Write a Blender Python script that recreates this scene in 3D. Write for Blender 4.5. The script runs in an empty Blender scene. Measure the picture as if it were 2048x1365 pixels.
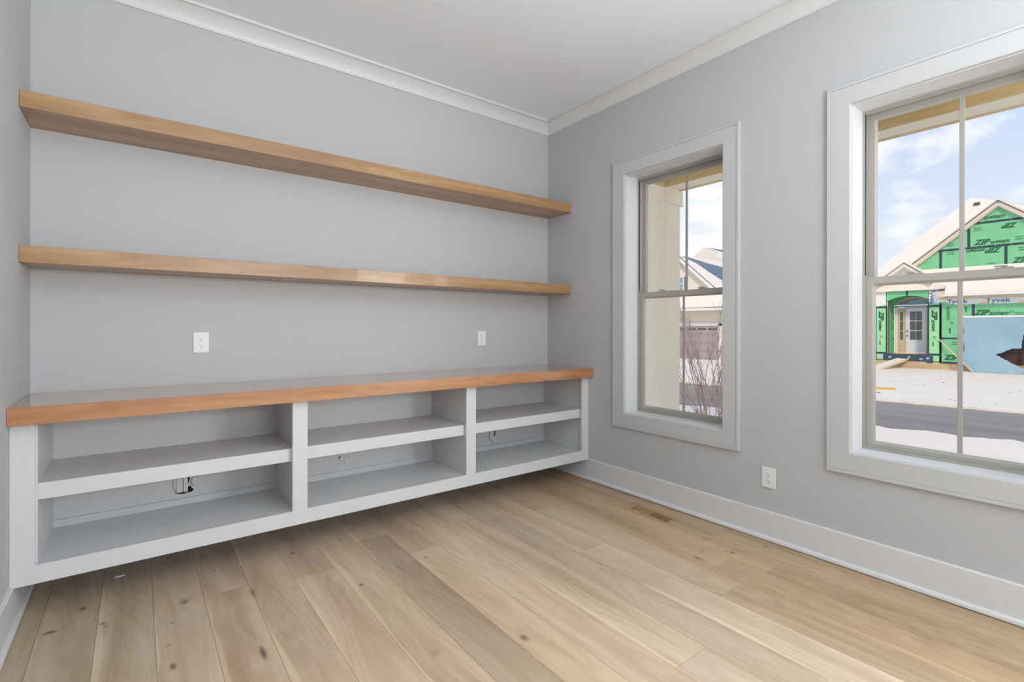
import bpy, bmesh, math, random
from mathutils import Vector, Matrix
random.seed(7)
S = bpy.context.scene
COL = S.collection

# ------------------------------------------------------------------ camera
CAM = Vector((0.41750, -3.37218, 1.24200))
FWD = Vector((0.6031500407, 0.7976277505, 0.0)).normalized()
RGT = Vector((0.7976269497, -0.6031494339, 0.0014175506)).normalized()
UPV = RGT.cross(FWD)
FPX = 992.46
cd = bpy.data.cameras.new('camera'); cam = bpy.data.objects.new('camera', cd); COL.objects.link(cam)
m = Matrix((RGT, UPV, -FWD)).transposed().to_4x4(); m.translation = CAM
cam.matrix_world = m
cd.sensor_width = 36.0; cd.lens = FPX / 2048 * 36; cd.clip_start = 0.02; cd.clip_end = 400
cd.shift_y = -(682.5 - 655.5) / 2048
S.camera = cam

# ------------------------------------------------------------------ exposure, sky, sun, area lights
S.view_settings.view_transform = 'Standard'; S.view_settings.look = 'None'
S.view_settings.gamma = 1.0; S.view_settings.exposure = 0.0
S.view_settings.use_curve_mapping = False

SKY_STRENGTH = 1.0
SUN_STRENGTH = 2.3
REAR_FILL = 18.0
SIDE_FILL = 130.0
BOUNCE_FILL = 104.0
CAN_FILL = 5.0

def nd(nt, t, **kw):
    n = nt.nodes.new(t)
    for k, v in kw.items():
        setattr(n, k, v)
    return n

def lin(r, g, b):
    f = lambda c: (c / 255 / 12.92) if c / 255 <= 0.04045 else ((c / 255 + 0.055) / 1.055) ** 2.4
    return (f(r), f(g), f(b), 1.0)

def ramp(nt, stops, interp='LINEAR'):
    n = nd(nt, 'ShaderNodeValToRGB'); cr = n.color_ramp; cr.interpolation = interp
    while len(cr.elements) > 1: cr.elements.remove(cr.elements[0])
    cr.elements[0].position = stops[0][0]; cr.elements[0].color = stops[0][1]
    for p, c in stops[1:]:
        e = cr.elements.new(p); e.color = c
    return n

CLOUDS = [((.966, .135, .215), .988, .10), ((.944, .240, .215), .9978, .06), ((.825, .520, .240), .9965, .10), ((.35, .90, .26), .97, .18), ((.45, -.85, .28), .97, .18), ((-.7, .6, .35), .96, .18), ((-.75, -.55, .3), .96, .18)]
w = bpy.data.worlds.new('winter_sky'); S.world = w; w.use_nodes = True
nt = w.node_tree; nt.nodes.clear(); L = nt.links
tc = nd(nt, 'ShaderNodeTexCoord'); sep = nd(nt, 'ShaderNodeSeparateXYZ'); L.new(tc.outputs['Generated'], sep.inputs[0])
grad = ramp(nt, [(0.0, lin(250, 250, 252)), (0.10, lin(240, 245, 255)), (0.20, lin(222, 235, 255)), (0.32, lin(204, 222, 252)), (0.7, lin(172, 202, 248)), (1.0, lin(150, 186, 240))])
L.new(sep.outputs['Z'], grad.inputs[0])
mp = nd(nt, 'ShaderNodeMapping'); mp.inputs['Scale'].default_value = (1.0, 1.0, 1.7); mp.inputs['Location'].default_value = (0.37, 0.12, 0.05)
L.new(tc.outputs['Generated'], mp.inputs[0])
nz = nd(nt, 'ShaderNodeTexNoise'); nz.inputs['Scale'].default_value = 6.0; nz.inputs['Detail'].default_value = 9; nz.inputs['Roughness'].default_value = 0.55
L.new(mp.outputs[0], nz.inputs['Vector'])
cl = ramp(nt, [(0.0, (0, 0, 0, 1)), (0.53, (0, 0, 0, 1)), (0.60, (.5, .5, .5, 1)), (0.68, (1, 1, 1, 1)), (1.0, (1, 1, 1, 1))])
acc = nz.outputs['Fac']
nrm = nd(nt, 'ShaderNodeVectorMath', operation='NORMALIZE'); L.new(tc.outputs['Generated'], nrm.inputs[0])
# cumulus banks: directions (unit vectors), angular size, strength; noise shapes their edges
for dvec, cosr, st in CLOUDS:
    dt = nd(nt, 'ShaderNodeVectorMath', operation='DOT_PRODUCT'); L.new(nrm.outputs[0], dt.inputs[0]); dt.inputs[1].default_value = dvec
    mr_ = nd(nt, 'ShaderNodeMapRange', interpolation_type='SMOOTHSTEP'); mr_.inputs['From Min'].default_value = cosr; mr_.inputs['From Max'].default_value = 1.0; mr_.inputs['To Max'].default_value = st
    L.new(dt.outputs['Value'], mr_.inputs['Value']); ad_ = nd(nt, 'ShaderNodeMath', operation='ADD'); L.new(acc, ad_.inputs[0]); L.new(mr_.outputs[0], ad_.inputs[1]); acc = ad_.outputs[0]
L.new(acc, cl.inputs[0])
mx = nd(nt, 'ShaderNodeMix', data_type='RGBA'); L.new(cl.outputs[0], mx.inputs[0]); L.new(grad.outputs[0], mx.inputs[6]); mx.inputs[7].default_value = (1.12, 1.1, 1.08, 1)
bg = nd(nt, 'ShaderNodeBackground'); bg.inputs[1].default_value = SKY_STRENGTH; L.new(mx.outputs[2], bg.inputs[0])
wo = nd(nt, 'ShaderNodeOutputWorld'); L.new(bg.outputs[0], wo.inputs[0])

def light(name, typ, loc, direction, energy, color=(1, 1, 1), **kw):
    d = bpy.data.lights.new(name, typ); d.energy = energy; d.color = color
    for k, v in kw.items(): setattr(d, k, v)
    o = bpy.data.objects.new(name, d); COL.objects.link(o); o.location = loc
    o.rotation_euler = Vector(direction).to_track_quat('-Z', 'Y').to_euler()
    return o
light('sun', 'SUN', (0, 0, 20), (0.62, 0.45, -0.64), SUN_STRENGTH, (1.0, 0.80, 0.60), angle=math.radians(8))
# added fill light at the unseen rear opening, behind the camera
light('rear_opening_daylight', 'AREA', (1.75, -7.25, 1.5), (0.0, 1, 0.10), REAR_FILL, (.93, .97, 1.0), shape='RECTANGLE', size=3.0, size_y=2.6)
# added fill light outside an unseen side opening, behind the camera
light('side_window_daylight', 'AREA', (3.37 + .42, -4.75, 1.65), (-1, 0.40, 0.10), SIDE_FILL, (.93, .97, 1.0), shape='RECTANGLE', size=2.0, size_y=1.9)
# added uplight that brightens the ceiling, in the manner of a bounced flash
light('bounced_flash', 'AREA', (1.6, -4.9, 1.70), (-0.05, 0.38, 1), BOUNCE_FILL, (.95, .98, 1.0), shape='DISK', size=1.0)
# added ceiling fill lamps, unseen behind the camera (fixtures modelled below)
ADDED_CANS = [(0.9, -4.6), (2.5, -4.6), (0.9, -6.2), (2.5, -6.2)]
for cx_, cy_ in ADDED_CANS:
    light('recessed_lamp_light', 'AREA', (cx_, cy_, 3.045), (0, 0, -1), CAN_FILL, (1.0, 0.96, 0.91), shape='DISK', size=0.15)

# ------------------------------------------------------------------ materials
def mat(name, col, rough=0.6, build=None, spec=0.5, coat=0.0, metal=0.0, bump=None):
    ma = bpy.data.materials.new(name); ma.use_nodes = True
    nt = ma.node_tree; b = nt.nodes['Principled BSDF']
    b.inputs['Base Color'].default_value = col; b.inputs['Roughness'].default_value = rough
    b.inputs['Specular IOR Level'].default_value = spec; b.inputs['Coat Weight'].default_value = coat; b.inputs['Metallic'].default_value = metal
    if bump:
        sc, st, dist = bump
        t = nd(nt, 'ShaderNodeTexCoord'); n = nd(nt, 'ShaderNodeTexNoise'); n.inputs['Scale'].default_value = sc; n.inputs['Detail'].default_value = 4
        nt.links.new(t.outputs['Object'], n.inputs['Vector'])
        bp = nd(nt, 'ShaderNodeBump'); bp.inputs['Strength'].default_value = st; bp.inputs['Distance'].default_value = dist
        nt.links.new(n.outputs['Fac'], bp.inputs['Height']); nt.links.new(bp.outputs[0], b.inputs['Normal'])
    if build: build(nt, b)
    return ma

def mottled(c1, c2, scale, vec=(1, 1, 1), lo=0.35, hi=0.65, detail=5, bump=0.0, dist=0.01, coord='Object'):
    def f(nt, b):
        t = nd(nt, 'ShaderNodeTexCoord'); mpn = nd(nt, 'ShaderNodeMapping'); mpn.inputs['Scale'].default_value = vec
        nt.links.new(t.outputs[coord], mpn.inputs[0])
        n = nd(nt, 'ShaderNodeTexNoise'); n.inputs['Scale'].default_value = scale; n.inputs['Detail'].default_value = detail
        nt.links.new(mpn.outputs[0], n.inputs['Vector'])
        r = ramp(nt, [(lo, c1), (hi, c2)]); nt.links.new(n.outputs['Fac'], r.inputs[0]); nt.links.new(r.outputs[0], b.inputs['Base Color'])
        if bump:
            bp = nd(nt, 'ShaderNodeBump'); bp.inputs['Strength'].default_value = bump; bp.inputs['Distance'].default_value = dist
            nt.links.new(n.outputs['Fac'], bp.inputs['Height']); nt.links.new(bp.outputs[0], b.inputs['Normal'])
    return f

def wood_build(c_dark, c_mid, c_light, axis, gscale=1.0, rnd=False, knots=None, tint=False, sfac=0.40):
    def f(nt, b):
        lk = nt.links
        t = nd(nt, 'ShaderNodeTexCoord')
        src = t.outputs['Object']
        if rnd:
            oi = nd(nt, 'ShaderNodeObjectInfo'); mul = nd(nt, 'ShaderNodeVectorMath', operation='MULTIPLY_ADD')
            comb = nd(nt, 'ShaderNodeCombineXYZ')
            for i in range(3): lk.new(oi.outputs['Random'], comb.inputs[i])
            sc = nd(nt, 'ShaderNodeVectorMath', operation='SCALE'); sc.inputs['Scale'].default_value = 57.0; lk.new(comb.outputs[0], sc.inputs[0])
            ad = nd(nt, 'ShaderNodeVectorMath', operation='ADD'); lk.new(src, ad.inputs[0]); lk.new(sc.outputs[0], ad.inputs[1]); src = ad.outputs[0]
        def mapped(v):
            q = nd(nt, 'ShaderNodeMapping'); q.inputs['Scale'].default_value = v; lk.new(src, q.inputs[0]); return q.outputs[0]
        a = {'x': (1, 12, 12), 'y': (12, 1, 12)}[axis]; a = tuple(k * gscale for k in a)
        bseq = {'x': (3, 90, 90), 'y': (90, 3, 90)}[axis]
        n1 = nd(nt, 'ShaderNodeTexNoise'); n1.inputs['Scale'].default_value = 1.3; n1.inputs['Detail'].default_value = 4; n1.inputs['Distortion'].default_value = 0.6
        lk.new(mapped(a), n1.inputs['Vector'])
        n2 = nd(nt, 'ShaderNodeTexNoise'); n2.inputs['Scale'].default_value = 1.6; n2.inputs['Detail'].default_value = 6; n2.inputs['Roughness'].default_value = 0.65
        lk.new(mapped(bseq), n2.inputs['Vector'])
        # cathedral figure: rings of a stretched noise field
        n3 = nd(nt, 'ShaderNodeTexNoise'); n3.inputs['Scale'].default_value = 1.0; n3.inputs['Detail'].default_value = 1.5
        lk.new(mapped({'x': (0.9, 5, 5), 'y': (5, 0.9, 5)}[axis]), n3.inputs['Vector'])
        m3 = nd(nt, 'ShaderNodeMath', operation='MULTIPLY'); m3.inputs[1].default_value = 85.0; lk.new(n3.outputs['Fac'], m3.inputs[0])
        s3 = nd(nt, 'ShaderNodeMath', operation='SINE'); lk.new(m3.outputs[0], s3.inputs[0])
        # sum
        q1 = nd(nt, 'ShaderNodeMath', operation='MULTIPLY_ADD'); lk.new(s3.outputs[0], q1.inputs[0]); q1.inputs[1].default_value = 0.045; lk.new(n1.outputs['Fac'], q1.inputs[2])
        sb = nd(nt, 'ShaderNodeMath', operation='SUBTRACT'); lk.new(n2.outputs['Fac'], sb.inputs[0]); sb.inputs[1].default_value = 0.5
        q2 = nd(nt, 'ShaderNodeMath', operation='MULTIPLY_ADD'); lk.new(sb.outputs[0], q2.inputs[0]); q2.inputs[1].default_value = sfac; lk.new(q1.outputs[0], q2.inputs[2])
        r = ramp(nt, [(0.30, c_dark), (0.50, c_mid), (0.68, c_light)]); lk.new(q2.outputs[0], r.inputs[0])
        out = r.outputs[0]
        if tint:
            # pale sapwood along one edge of some planks
            gs = nd(nt, 'ShaderNodeSeparateXYZ'); lk.new(t.outputs['Generated'], gs.inputs[0])
            n4 = nd(nt, 'ShaderNodeTexNoise'); n4.inputs['Scale'].default_value = 1.0; n4.inputs['Detail'].default_value = 3
            lk.new(mapped((.3, .8, 1)), n4.inputs['Vector'])
            wd_ = nd(nt, 'ShaderNodeMath', operation='MULTIPLY_ADD'); lk.new(n4.outputs['Fac'], wd_.inputs[0]); wd_.inputs[1].default_value = 0.9; wd_.inputs[2].default_value = -0.455
            df_ = nd(nt, 'ShaderNodeMath', operation='SUBTRACT'); lk.new(wd_.outputs[0], df_.inputs[0]); lk.new(gs.outputs['X'], df_.inputs[1])
            ms_ = nd(nt, 'ShaderNodeMapRange'); ms_.inputs['From Min'].default_value = -0.01; ms_.inputs['From Max'].default_value = 0.03; ms_.inputs['To Max'].default_value = 0.65; lk.new(df_.outputs[0], ms_.inputs['Value'])
            sm_ = nd(nt, 'ShaderNodeMix', data_type='RGBA'); lk.new(ms_.outputs[0], sm_.inputs[0]); lk.new(out, sm_.inputs[6]); sm_.inputs[7].default_value = lin(228, 209, 178); out = sm_.outputs[2]
            oi2 = nd(nt, 'ShaderNodeObjectInfo'); mu = nd(nt, 'ShaderNodeMix', data_type='RGBA', blend_type='MULTIPLY'); mu.inputs[0].default_value = 1.0
            lk.new(out, mu.inputs[6]); lk.new(oi2.outputs['Color'], mu.inputs[7]); out = mu.outputs[2]
        if knots:
            g = nd(nt, 'ShaderNodeNewGeometry'); acc = None
            wob = nd(nt, 'ShaderNodeTexNoise'); wob.inputs['Scale'].default_value = 40; lk.new(g.outputs['Position'], wob.inputs['Vector'])
            for (kx, ky, rx, ry, s) in knots:
                su = nd(nt, 'ShaderNodeVectorMath', operation='SUBTRACT'); lk.new(g.outputs['Position'], su.inputs[0]); su.inputs[1].default_value = (kx, ky, 0)
                di = nd(nt, 'ShaderNodeVectorMath', operation='MULTIPLY'); lk.new(su.outputs[0], di.inputs[0]); di.inputs[1].default_value = (1 / rx, 1 / ry, 0)
                le = nd(nt, 'ShaderNodeVectorMath', operation='LENGTH'); lk.new(di.outputs[0], le.inputs[0])
                ad = nd(nt, 'ShaderNodeMath', operation='ADD'); lk.new(le.outputs['Value'], ad.inputs[0]); lk.new(wob.outputs['Fac'], ad.inputs[1])
                mr = nd(nt, 'ShaderNodeMapRange'); mr.inputs['From Min'].default_value = 2.0; mr.inputs['From Max'].default_value = 0.7; mr.inputs['To Min'].default_value = 0; mr.inputs['To Max'].default_value = s
                lk.new(ad.outputs[0], mr.inputs['Value'])
                if acc is None: acc = mr.outputs[0]
                else:
                    mxn = nd(nt, 'ShaderNodeMath', operation='MAXIMUM'); lk.new(acc, mxn.inputs[0]); lk.new(mr.outputs[0], mxn.inputs[1]); acc = mxn.outputs[0]
            mk = nd(nt, 'ShaderNodeMix', data_type='RGBA'); lk.new(acc, mk.inputs[0]); lk.new(out, mk.inputs[6]); mk.inputs[7].default_value = lin(72, 62, 52); out = mk.outputs[2]
        lk.new(out, b.inputs['Base Color'])
        bp = nd(nt, 'ShaderNodeBump'); bp.inputs['Strength'].default_value = 0.25; bp.inputs['Distance'].default_value = 0.0006
        lk.new(n2.outputs['Fac'], bp.inputs['Height']); lk.new(bp.outputs[0], b.inputs['Normal'])
    return f

M = {}
M['wall'] = mat('wall_paint_light_grey', (0.495, 0.505, 0.515, 1), 0.75, bump=(220, 0.12, 0.001))
M['ceiling'] = mat('ceiling_paint_white', (0.82, 0.855, 0.90, 1), 0.85)
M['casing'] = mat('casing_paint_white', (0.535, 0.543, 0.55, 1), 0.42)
M['trim'] = mat('trim_paint_white', (0.68, 0.688, 0.695, 1), 0.38)
M['cab'] = mat('cabinet_lacquer_white', (0.63, 0.636, 0.64, 1), 0.32)
M['shelfwood'] = mat('oak_veneer_shelf', (1, 1, 1, 1), 0.33, wood_build(lin(146, 110, 74), lin(164, 127, 88), lin(178, 143, 103), 'x', 0.8), coat=0.25)
M['counterwood'] = mat('oak_veneer_counter', (1, 1, 1, 1), 0.22, wood_build(lin(160, 108, 70), lin(176, 122, 80), lin(188, 136, 94), 'x', 0.8), coat=1.0)
KN = [(.229, -.493, .012, .02, .8), (.137, -.634, .022, .014, .8), (.305, -.684, .013, .012, .7), (.317, -.715, .01, .008, .6), (.591, -.691, .016, .02, .75),
      (.525, -1.179, .011, .02, .85), (.518, -1.024, .009, .006, .6), (.538, -.855, .006, .008, .5), (.803, -1.295, .010, .045, .85), (1.102, -.471, .010, .012, .9), (1.281, -1.027, .010, .012, .9),
      (1.366, -.455, .008, .008, .8), (1.664, -.957, .010, .012, .8), (.735, -.439, .005, .02, .7), (.852, -.791, .010, .035, .7), (1.655, -1.82, .014, .024, .75),
      (2.832, -1.85, .012, .035, .7), (3.04, -1.923, .012, .02, .8), (3.032, -1.89, .008, .01, .7), (3.066, -1.737, .009, .012, .7), (3.265, -1.996, .012, .02, .5), (2.919, -1.812, .006, .008, .7),
      (2.94, -2.75, .006, .09, .55), (3.212, -.457, .01, .01, .6), (1.50, -.98, .012, .05, .35), (1.33, -1.69, .02, .02, .25)]
M['floor'] = mat('white_oiled_oak_plank', (1, 1, 1, 1), 0.36, wood_build(lin(180, 159, 134), lin(202, 183, 158), lin(216, 199, 175), 'y', 0.40, sfac=0.26, rnd=True, knots=KN, tint=True), coat=0.12)
M['floorgap'] = mat('dark_floor_gap', lin(70, 52, 38), 0.9)
M['register'] = mat('oak_register', (1, 1, 1, 1), 0.4, wood_build(lin(160, 128, 86), lin(178, 146, 102), lin(190, 160, 116), 'y', 1.0))
M['black'] = mat('black_void', (0.008, 0.007, 0.006, 1), 0.9)
M['vinyl'] = mat('window_vinyl_taupe', lin(166, 163, 157), 0.45, bump=(90, 0.05, 0.0005))
M['plastic'] = mat('outlet_plastic_white', (0.80, 0.80, 0.79, 1), 0.35)
M['slot'] = mat('outlet_slot_dark', (0.03, 0.03, 0.03, 1), 0.6)
M['plaster'] = mat('plaster_lump_white', (0.72, 0.71, 0.69, 1), 0.9, bump=(80, 0.6, 0.004))
M['siding'] = mat('beige_fiber_cement', (1, 1, 1, 1), 0.7, mottled(lin(236, 224, 200), lin(246, 236, 214), 9, (14, 14, 0.7), 0.3, 0.7, 6, 0.5, 0.006))
M['porchceil'] = mat('tan_beadboard', (1, 1, 1, 1), 0.7, mottled(lin(205, 178, 126), lin(222, 197, 148), 6, (6, 0.6, 6), 0.3, 0.7, 4, 0.2, 0.003))
M['snow'] = mat('snow', (1, 1, 1, 1), 0.8, mottled((0.84, 0.76, 0.66, 1), (0.88, 0.80, 0.70, 1), 1.2, (1, 1, 1), 0.3, 0.7, 6, 0.35, 0.08))
M['road'] = mat('asphalt', (1, 1, 1, 1), 0.75, mottled(lin(126, 122, 114), lin(150, 146, 136), 1.2, (1.0, 0.12, 1), 0.3, 0.7, 10, 0.15, 0.01))
M['green'] = mat('green_wall_sheathing', (1, 1, 1, 1), 0.75, mottled(lin(112, 190, 138), lin(126, 202, 150), 3.0, (1, 1, 1), 0.3, 0.7, 8))
M['greenpale'] = mat('faded_green_sheathing', (1, 1, 1, 1), 0.75, mottled(lin(146, 212, 156), lin(162, 220, 164), 4.0, (1, 1, 1), 0.3, 0.7, 6))
M['greendeep'] = mat('deep_green_sheathing', (1, 1, 1, 1), 0.75, mottled(lin(92, 176, 116), lin(106, 190, 128), 4.0, (1, 1, 1), 0.3, 0.7, 6))
M['greenink'] = mat('sheathing_print', lin(30, 96, 62), 0.8)
M['tape'] = mat('black_seam_tape', (1, 1, 1, 1), 0.6, mottled(lin(24, 52, 62), lin(64, 104, 112), 9.0, (1, 1, 1), 0.55, 0.72, 2))
M['navy'] = mat('navy_flashing', lin(52, 68, 86), 0.6)
M['paleink'] = mat('flashing_print', lin(150, 190, 215), 0.7)
M['wrap'] = mat('white_house_wrap', (0.80, 0.82, 0.80, 1), 0.6, bump=(3, 0.4, 0.03))
M['blueink'] = mat('blue_print', lin(60, 110, 175), 0.7)
M['orangeink'] = mat('orange_print', lin(240, 150, 100), 0.7)
M['fascia'] = mat('cream_fascia', lin(214, 200, 184), 0.7)
M['cream'] = mat('cream_siding', lin(226, 218, 200), 0.75, bump=(2, 0.2, 0.01))
M['whitepaint'] = mat('white_exterior_paint', (0.78, 0.77, 0.75, 1), 0.5)
M['shingle'] = mat('slate_shingles', (1, 1, 1, 1), 0.8, mottled(lin(78, 100, 116), lin(116, 138, 150), 6.0, (1, 1, 1), 0.35, 0.65, 6))
M['darkedge'] = mat('dark_drip_edge', lin(86, 82, 84), 0.6)
M['found'] = mat('tan_foundation', (1, 1, 1, 1), 0.9, mottled(lin(176, 152, 118), lin(206, 186, 152), 1.4, (1, 1, 1.5), 0.3, 0.7, 7))
M['lumber'] = mat('bare_lumber', (1, 1, 1, 1), 0.7, mottled(lin(214, 190, 156), lin(230, 208, 176), 4, (4, 4, 1), 0.3, 0.7, 4))
M['browndoor'] = mat('dark_brown_boards', (1, 1, 1, 1), 0.8, mottled(lin(74, 52, 48), lin(104, 76, 70), 3, (1, 0.5, 7), 0.3, 0.7, 4))  # brown darkened to stand for wood in shade
M['tarp'] = mat('pale_blue_plastic', (1, 1, 1, 1), 0.45, mottled(lin(136, 170, 186), lin(150, 182, 198), 0.8, (1, 1, 1), 0.3, 0.7, 3))
M['doorwhite'] = mat('white_front_door', lin(218, 222, 228), 0.5)
M['doorcasing'] = mat('primed_casing_tan', lin(206, 188, 160), 0.6)
M['garage'] = mat('mauve_garage_door', (1, 1, 1, 1), 0.6, mottled(lin(150, 138, 144), lin(166, 154, 160), 2, (1, 1, 1), 0.3, 0.7, 3))
M['stone'] = mat('speckled_stone', (1, 1, 1, 1), 0.9, mottled(lin(190, 176, 166), lin(232, 224, 216), 9, (1, 1, 1), 0.4, 0.6, 4))
M['bluewin'] = mat('blue_shutter_window', lin(120, 160, 178), 0.4)
M['twig'] = mat('bare_shrub_bark', lin(146, 126, 122), 0.85)
M['paneDark'] = mat('dark_window_glass', (0.05, 0.055, 0.06, 1), 0.06, spec=0.9)
M['yellow'] = mat('yellow_wood_scrap', lin(214, 176, 80), 0.7)
M['debris'] = mat('soil_crumb', lin(120, 108, 96), 0.9)
M['metal'] = mat('brushed_metal', lin(120, 120, 120), 0.4, metal=0.8)
M['lampglow'] = bpy.data.materials.new('lamp_diffuser'); M['lampglow'].use_nodes = True
_n = M['lampglow'].node_tree.nodes['Principled BSDF']; _n.inputs['Emission Color'].default_value = (1, .97, .92, 1); _n.inputs['Emission Strength'].default_value = 4.0  # glowing disc of the added ceiling lamps
g = bpy.data.materials.new('clear_glass'); g.use_nodes = True; nt = g.node_tree; nt.nodes.clear()
tr = nd(nt, 'ShaderNodeBsdfTransparent'); tr.inputs[0].default_value = (0.985, 0.99, 0.99, 1)
gl = nd(nt, 'ShaderNodeBsdfGlossy'); gl.inputs['Roughness'].default_value = 0.0
fr = nd(nt, 'ShaderNodeFresnel'); fr.inputs[0].default_value = 1.45
fm = nd(nt, 'ShaderNodeMath', operation='MULTIPLY'); fm.inputs[1].default_value = 0.5; nt.links.new(fr.outputs[0], fm.inputs[0])
ms = nd(nt, 'ShaderNodeMixShader'); nt.links.new(fm.outputs[0], ms.inputs[0]); nt.links.new(tr.outputs[0], ms.inputs[1]); nt.links.new(gl.outputs[0], ms.inputs[2])
mo = nd(nt, 'ShaderNodeOutputMaterial'); nt.links.new(ms.outputs[0], mo.inputs[0]); M['glass'] = g

# ------------------------------------------------------------------ helpers
def link(name, me, material, parent=None, loc=None):
    o = bpy.data.objects.new(name, me); COL.objects.link(o)
    if material is not None and not me.materials: me.materials.append(material)
    if parent is not None: o.parent = parent
    if loc is not None: o.location = loc
    return o

class MB:
    """collects solids in world space, builds one mesh object with its origin at the parent's or its own centre"""
    def __init__(s): s.v = []; s.f = []
    def add(s, vs, fs):
        k = len(s.v); s.v += [Vector(v) for v in vs]; s.f += [[i + k for i in f] for f in fs]; return s
    def box(s, x0, x1, y0, y1, z0, z1, b=0.0):
        if x0 > x1: x0, x1 = x1, x0
        if y0 > y1: y0, y1 = y1, y0
        if z0 > z1: z0, z1 = z1, z0
        if b <= 0:
            vs = [(x, y, z) for x in (x0, x1) for y in (y0, y1) for z in (z0, z1)]
            return s.add(vs, [(0, 1, 3, 2), (4, 6, 7, 5), (0, 4, 5, 1), (2, 3, 7, 6), (0, 2, 6, 4), (1, 5, 7, 3)])
        bm = bmesh.new(); bmesh.ops.create_cube(bm, size=1)
        for v in bm.verts: v.co = Vector(((x0 + x1) / 2 + v.co.x * (x1 - x0), (y0 + y1) / 2 + v.co.y * (y1 - y0), (z0 + z1) / 2 + v.co.z * (z1 - z0)))
        bmesh.ops.bevel(bm, geom=bm.edges[:], offset=b, segments=1, affect='EDGES')
        s.add([v.co.copy() for v in bm.verts], [[v.index for v in f.verts] for f in bm.faces]) if not bm.verts.index_update() else None
        bm.free(); return s
    def prism(s, poly, axis, a0, a1):
        """poly: 2D points in the plane normal to axis; x -> (y,z), y -> (x,z), z -> (x,y)"""
        def P(p, a): return {'x': (a, p[0], p[1]), 'y': (p[0], a, p[1]), 'z': (p[0], p[1], a)}[axis]
        n = len(poly); vs = [P(p, a0) for p in poly] + [P(p, a1) for p in poly]
        fs = [list(range(n))[::-1], list(range(n, 2 * n))] + [[i, (i + 1) % n, n + (i + 1) % n, n + i] for i in range(n)]
        return s.add(vs, fs)
    def hexa(s, a, b):
        """two quads (4 pts each) joined"""
        return s.add(list(a) + list(b), [(3, 2, 1, 0), (4, 5, 6, 7)] + [(i, (i + 1) % 4, 4 + (i + 1) % 4, 4 + i) for i in range(4)])
    def tube(s, p0, p1, r0, r1=None, n=8, cap=True):
        r1 = r0 if r1 is None else r1
        p0 = Vector(p0); p1 = Vector(p1); d = (p1 - p0).normalized(); a = d.orthogonal().normalized(); b = d.cross(a)
        vs = [p0 + (a * math.cos(2 * math.pi * i / n) + b * math.sin(2 * math.pi * i / n)) * r0 for i in range(n)]
        vs += [p1 + (a * math.cos(2 * math.pi * i / n) + b * math.sin(2 * math.pi * i / n)) * r1 for i in range(n)]
        fs = [(i, (i + 1) % n, n + (i + 1) % n, n + i) for i in range(n)]
        if cap: fs += [list(range(n))[::-1], list(range(n, 2 * n))]
        return s.add(vs, fs)
    def build(s, name, material, parent=None, origin=None, smooth=False, normals=True):
        if origin is None:
            mn = [min(v[i] for v in s.v) for i in range(3)]; mxx = [max(v[i] for v in s.v) for i in range(3)]
            origin = Vector(((mn[0] + mxx[0]) / 2, (mn[1] + mxx[1]) / 2, mn[2]))
        origin = Vector(origin)
        me = bpy.data.meshes.new(name); me.from_pydata([v - origin for v in s.v], [], s.f)
        if normals:
            bm = bmesh.new(); bm.from_mesh(me); bmesh.ops.recalc_face_normals(bm, faces=bm.faces[:]); bm.to_mesh(me); bm.free()
        if smooth:
            for p in me.polygons: p.use_smooth = True
        me.update()
        o = link(name, me, material, parent)
        wl = origin.copy(); q = parent
        while q is not None: wl -= q.location; q = q.parent      # no parent is rotated
        o.location = wl
        return o

def tag(o, label=None, cat=None, group=None, kind=None):
    if label: o['label'] = label
    if cat: o['category'] = cat
    if group: o['group'] = group
    if kind: o['kind'] = kind
    return o
def empty(name, loc):
    o = bpy.data.objects.new(name, None); COL.objects.link(o); o.location = loc; o.empty_display_size = 0.1; return o
def bx(name, material, parent, *a, b=0.0): return MB().box(*a, b=b).build(name, material, parent)
def structure(o, label, cat): return tag(o, label, cat, kind='structure')

# ------------------------------------------------------------------ measures (metres)
W = 3.37; RY = -7.4; CZ = 3.062; WT = 0.22
GZ = -0.65                                   # outside ground level
WIN = [(-0.891, -1.680), (-2.382, -3.171)]   # inner edges of the casings
WZ0, WZ1 = 0.595, 2.400

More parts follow.
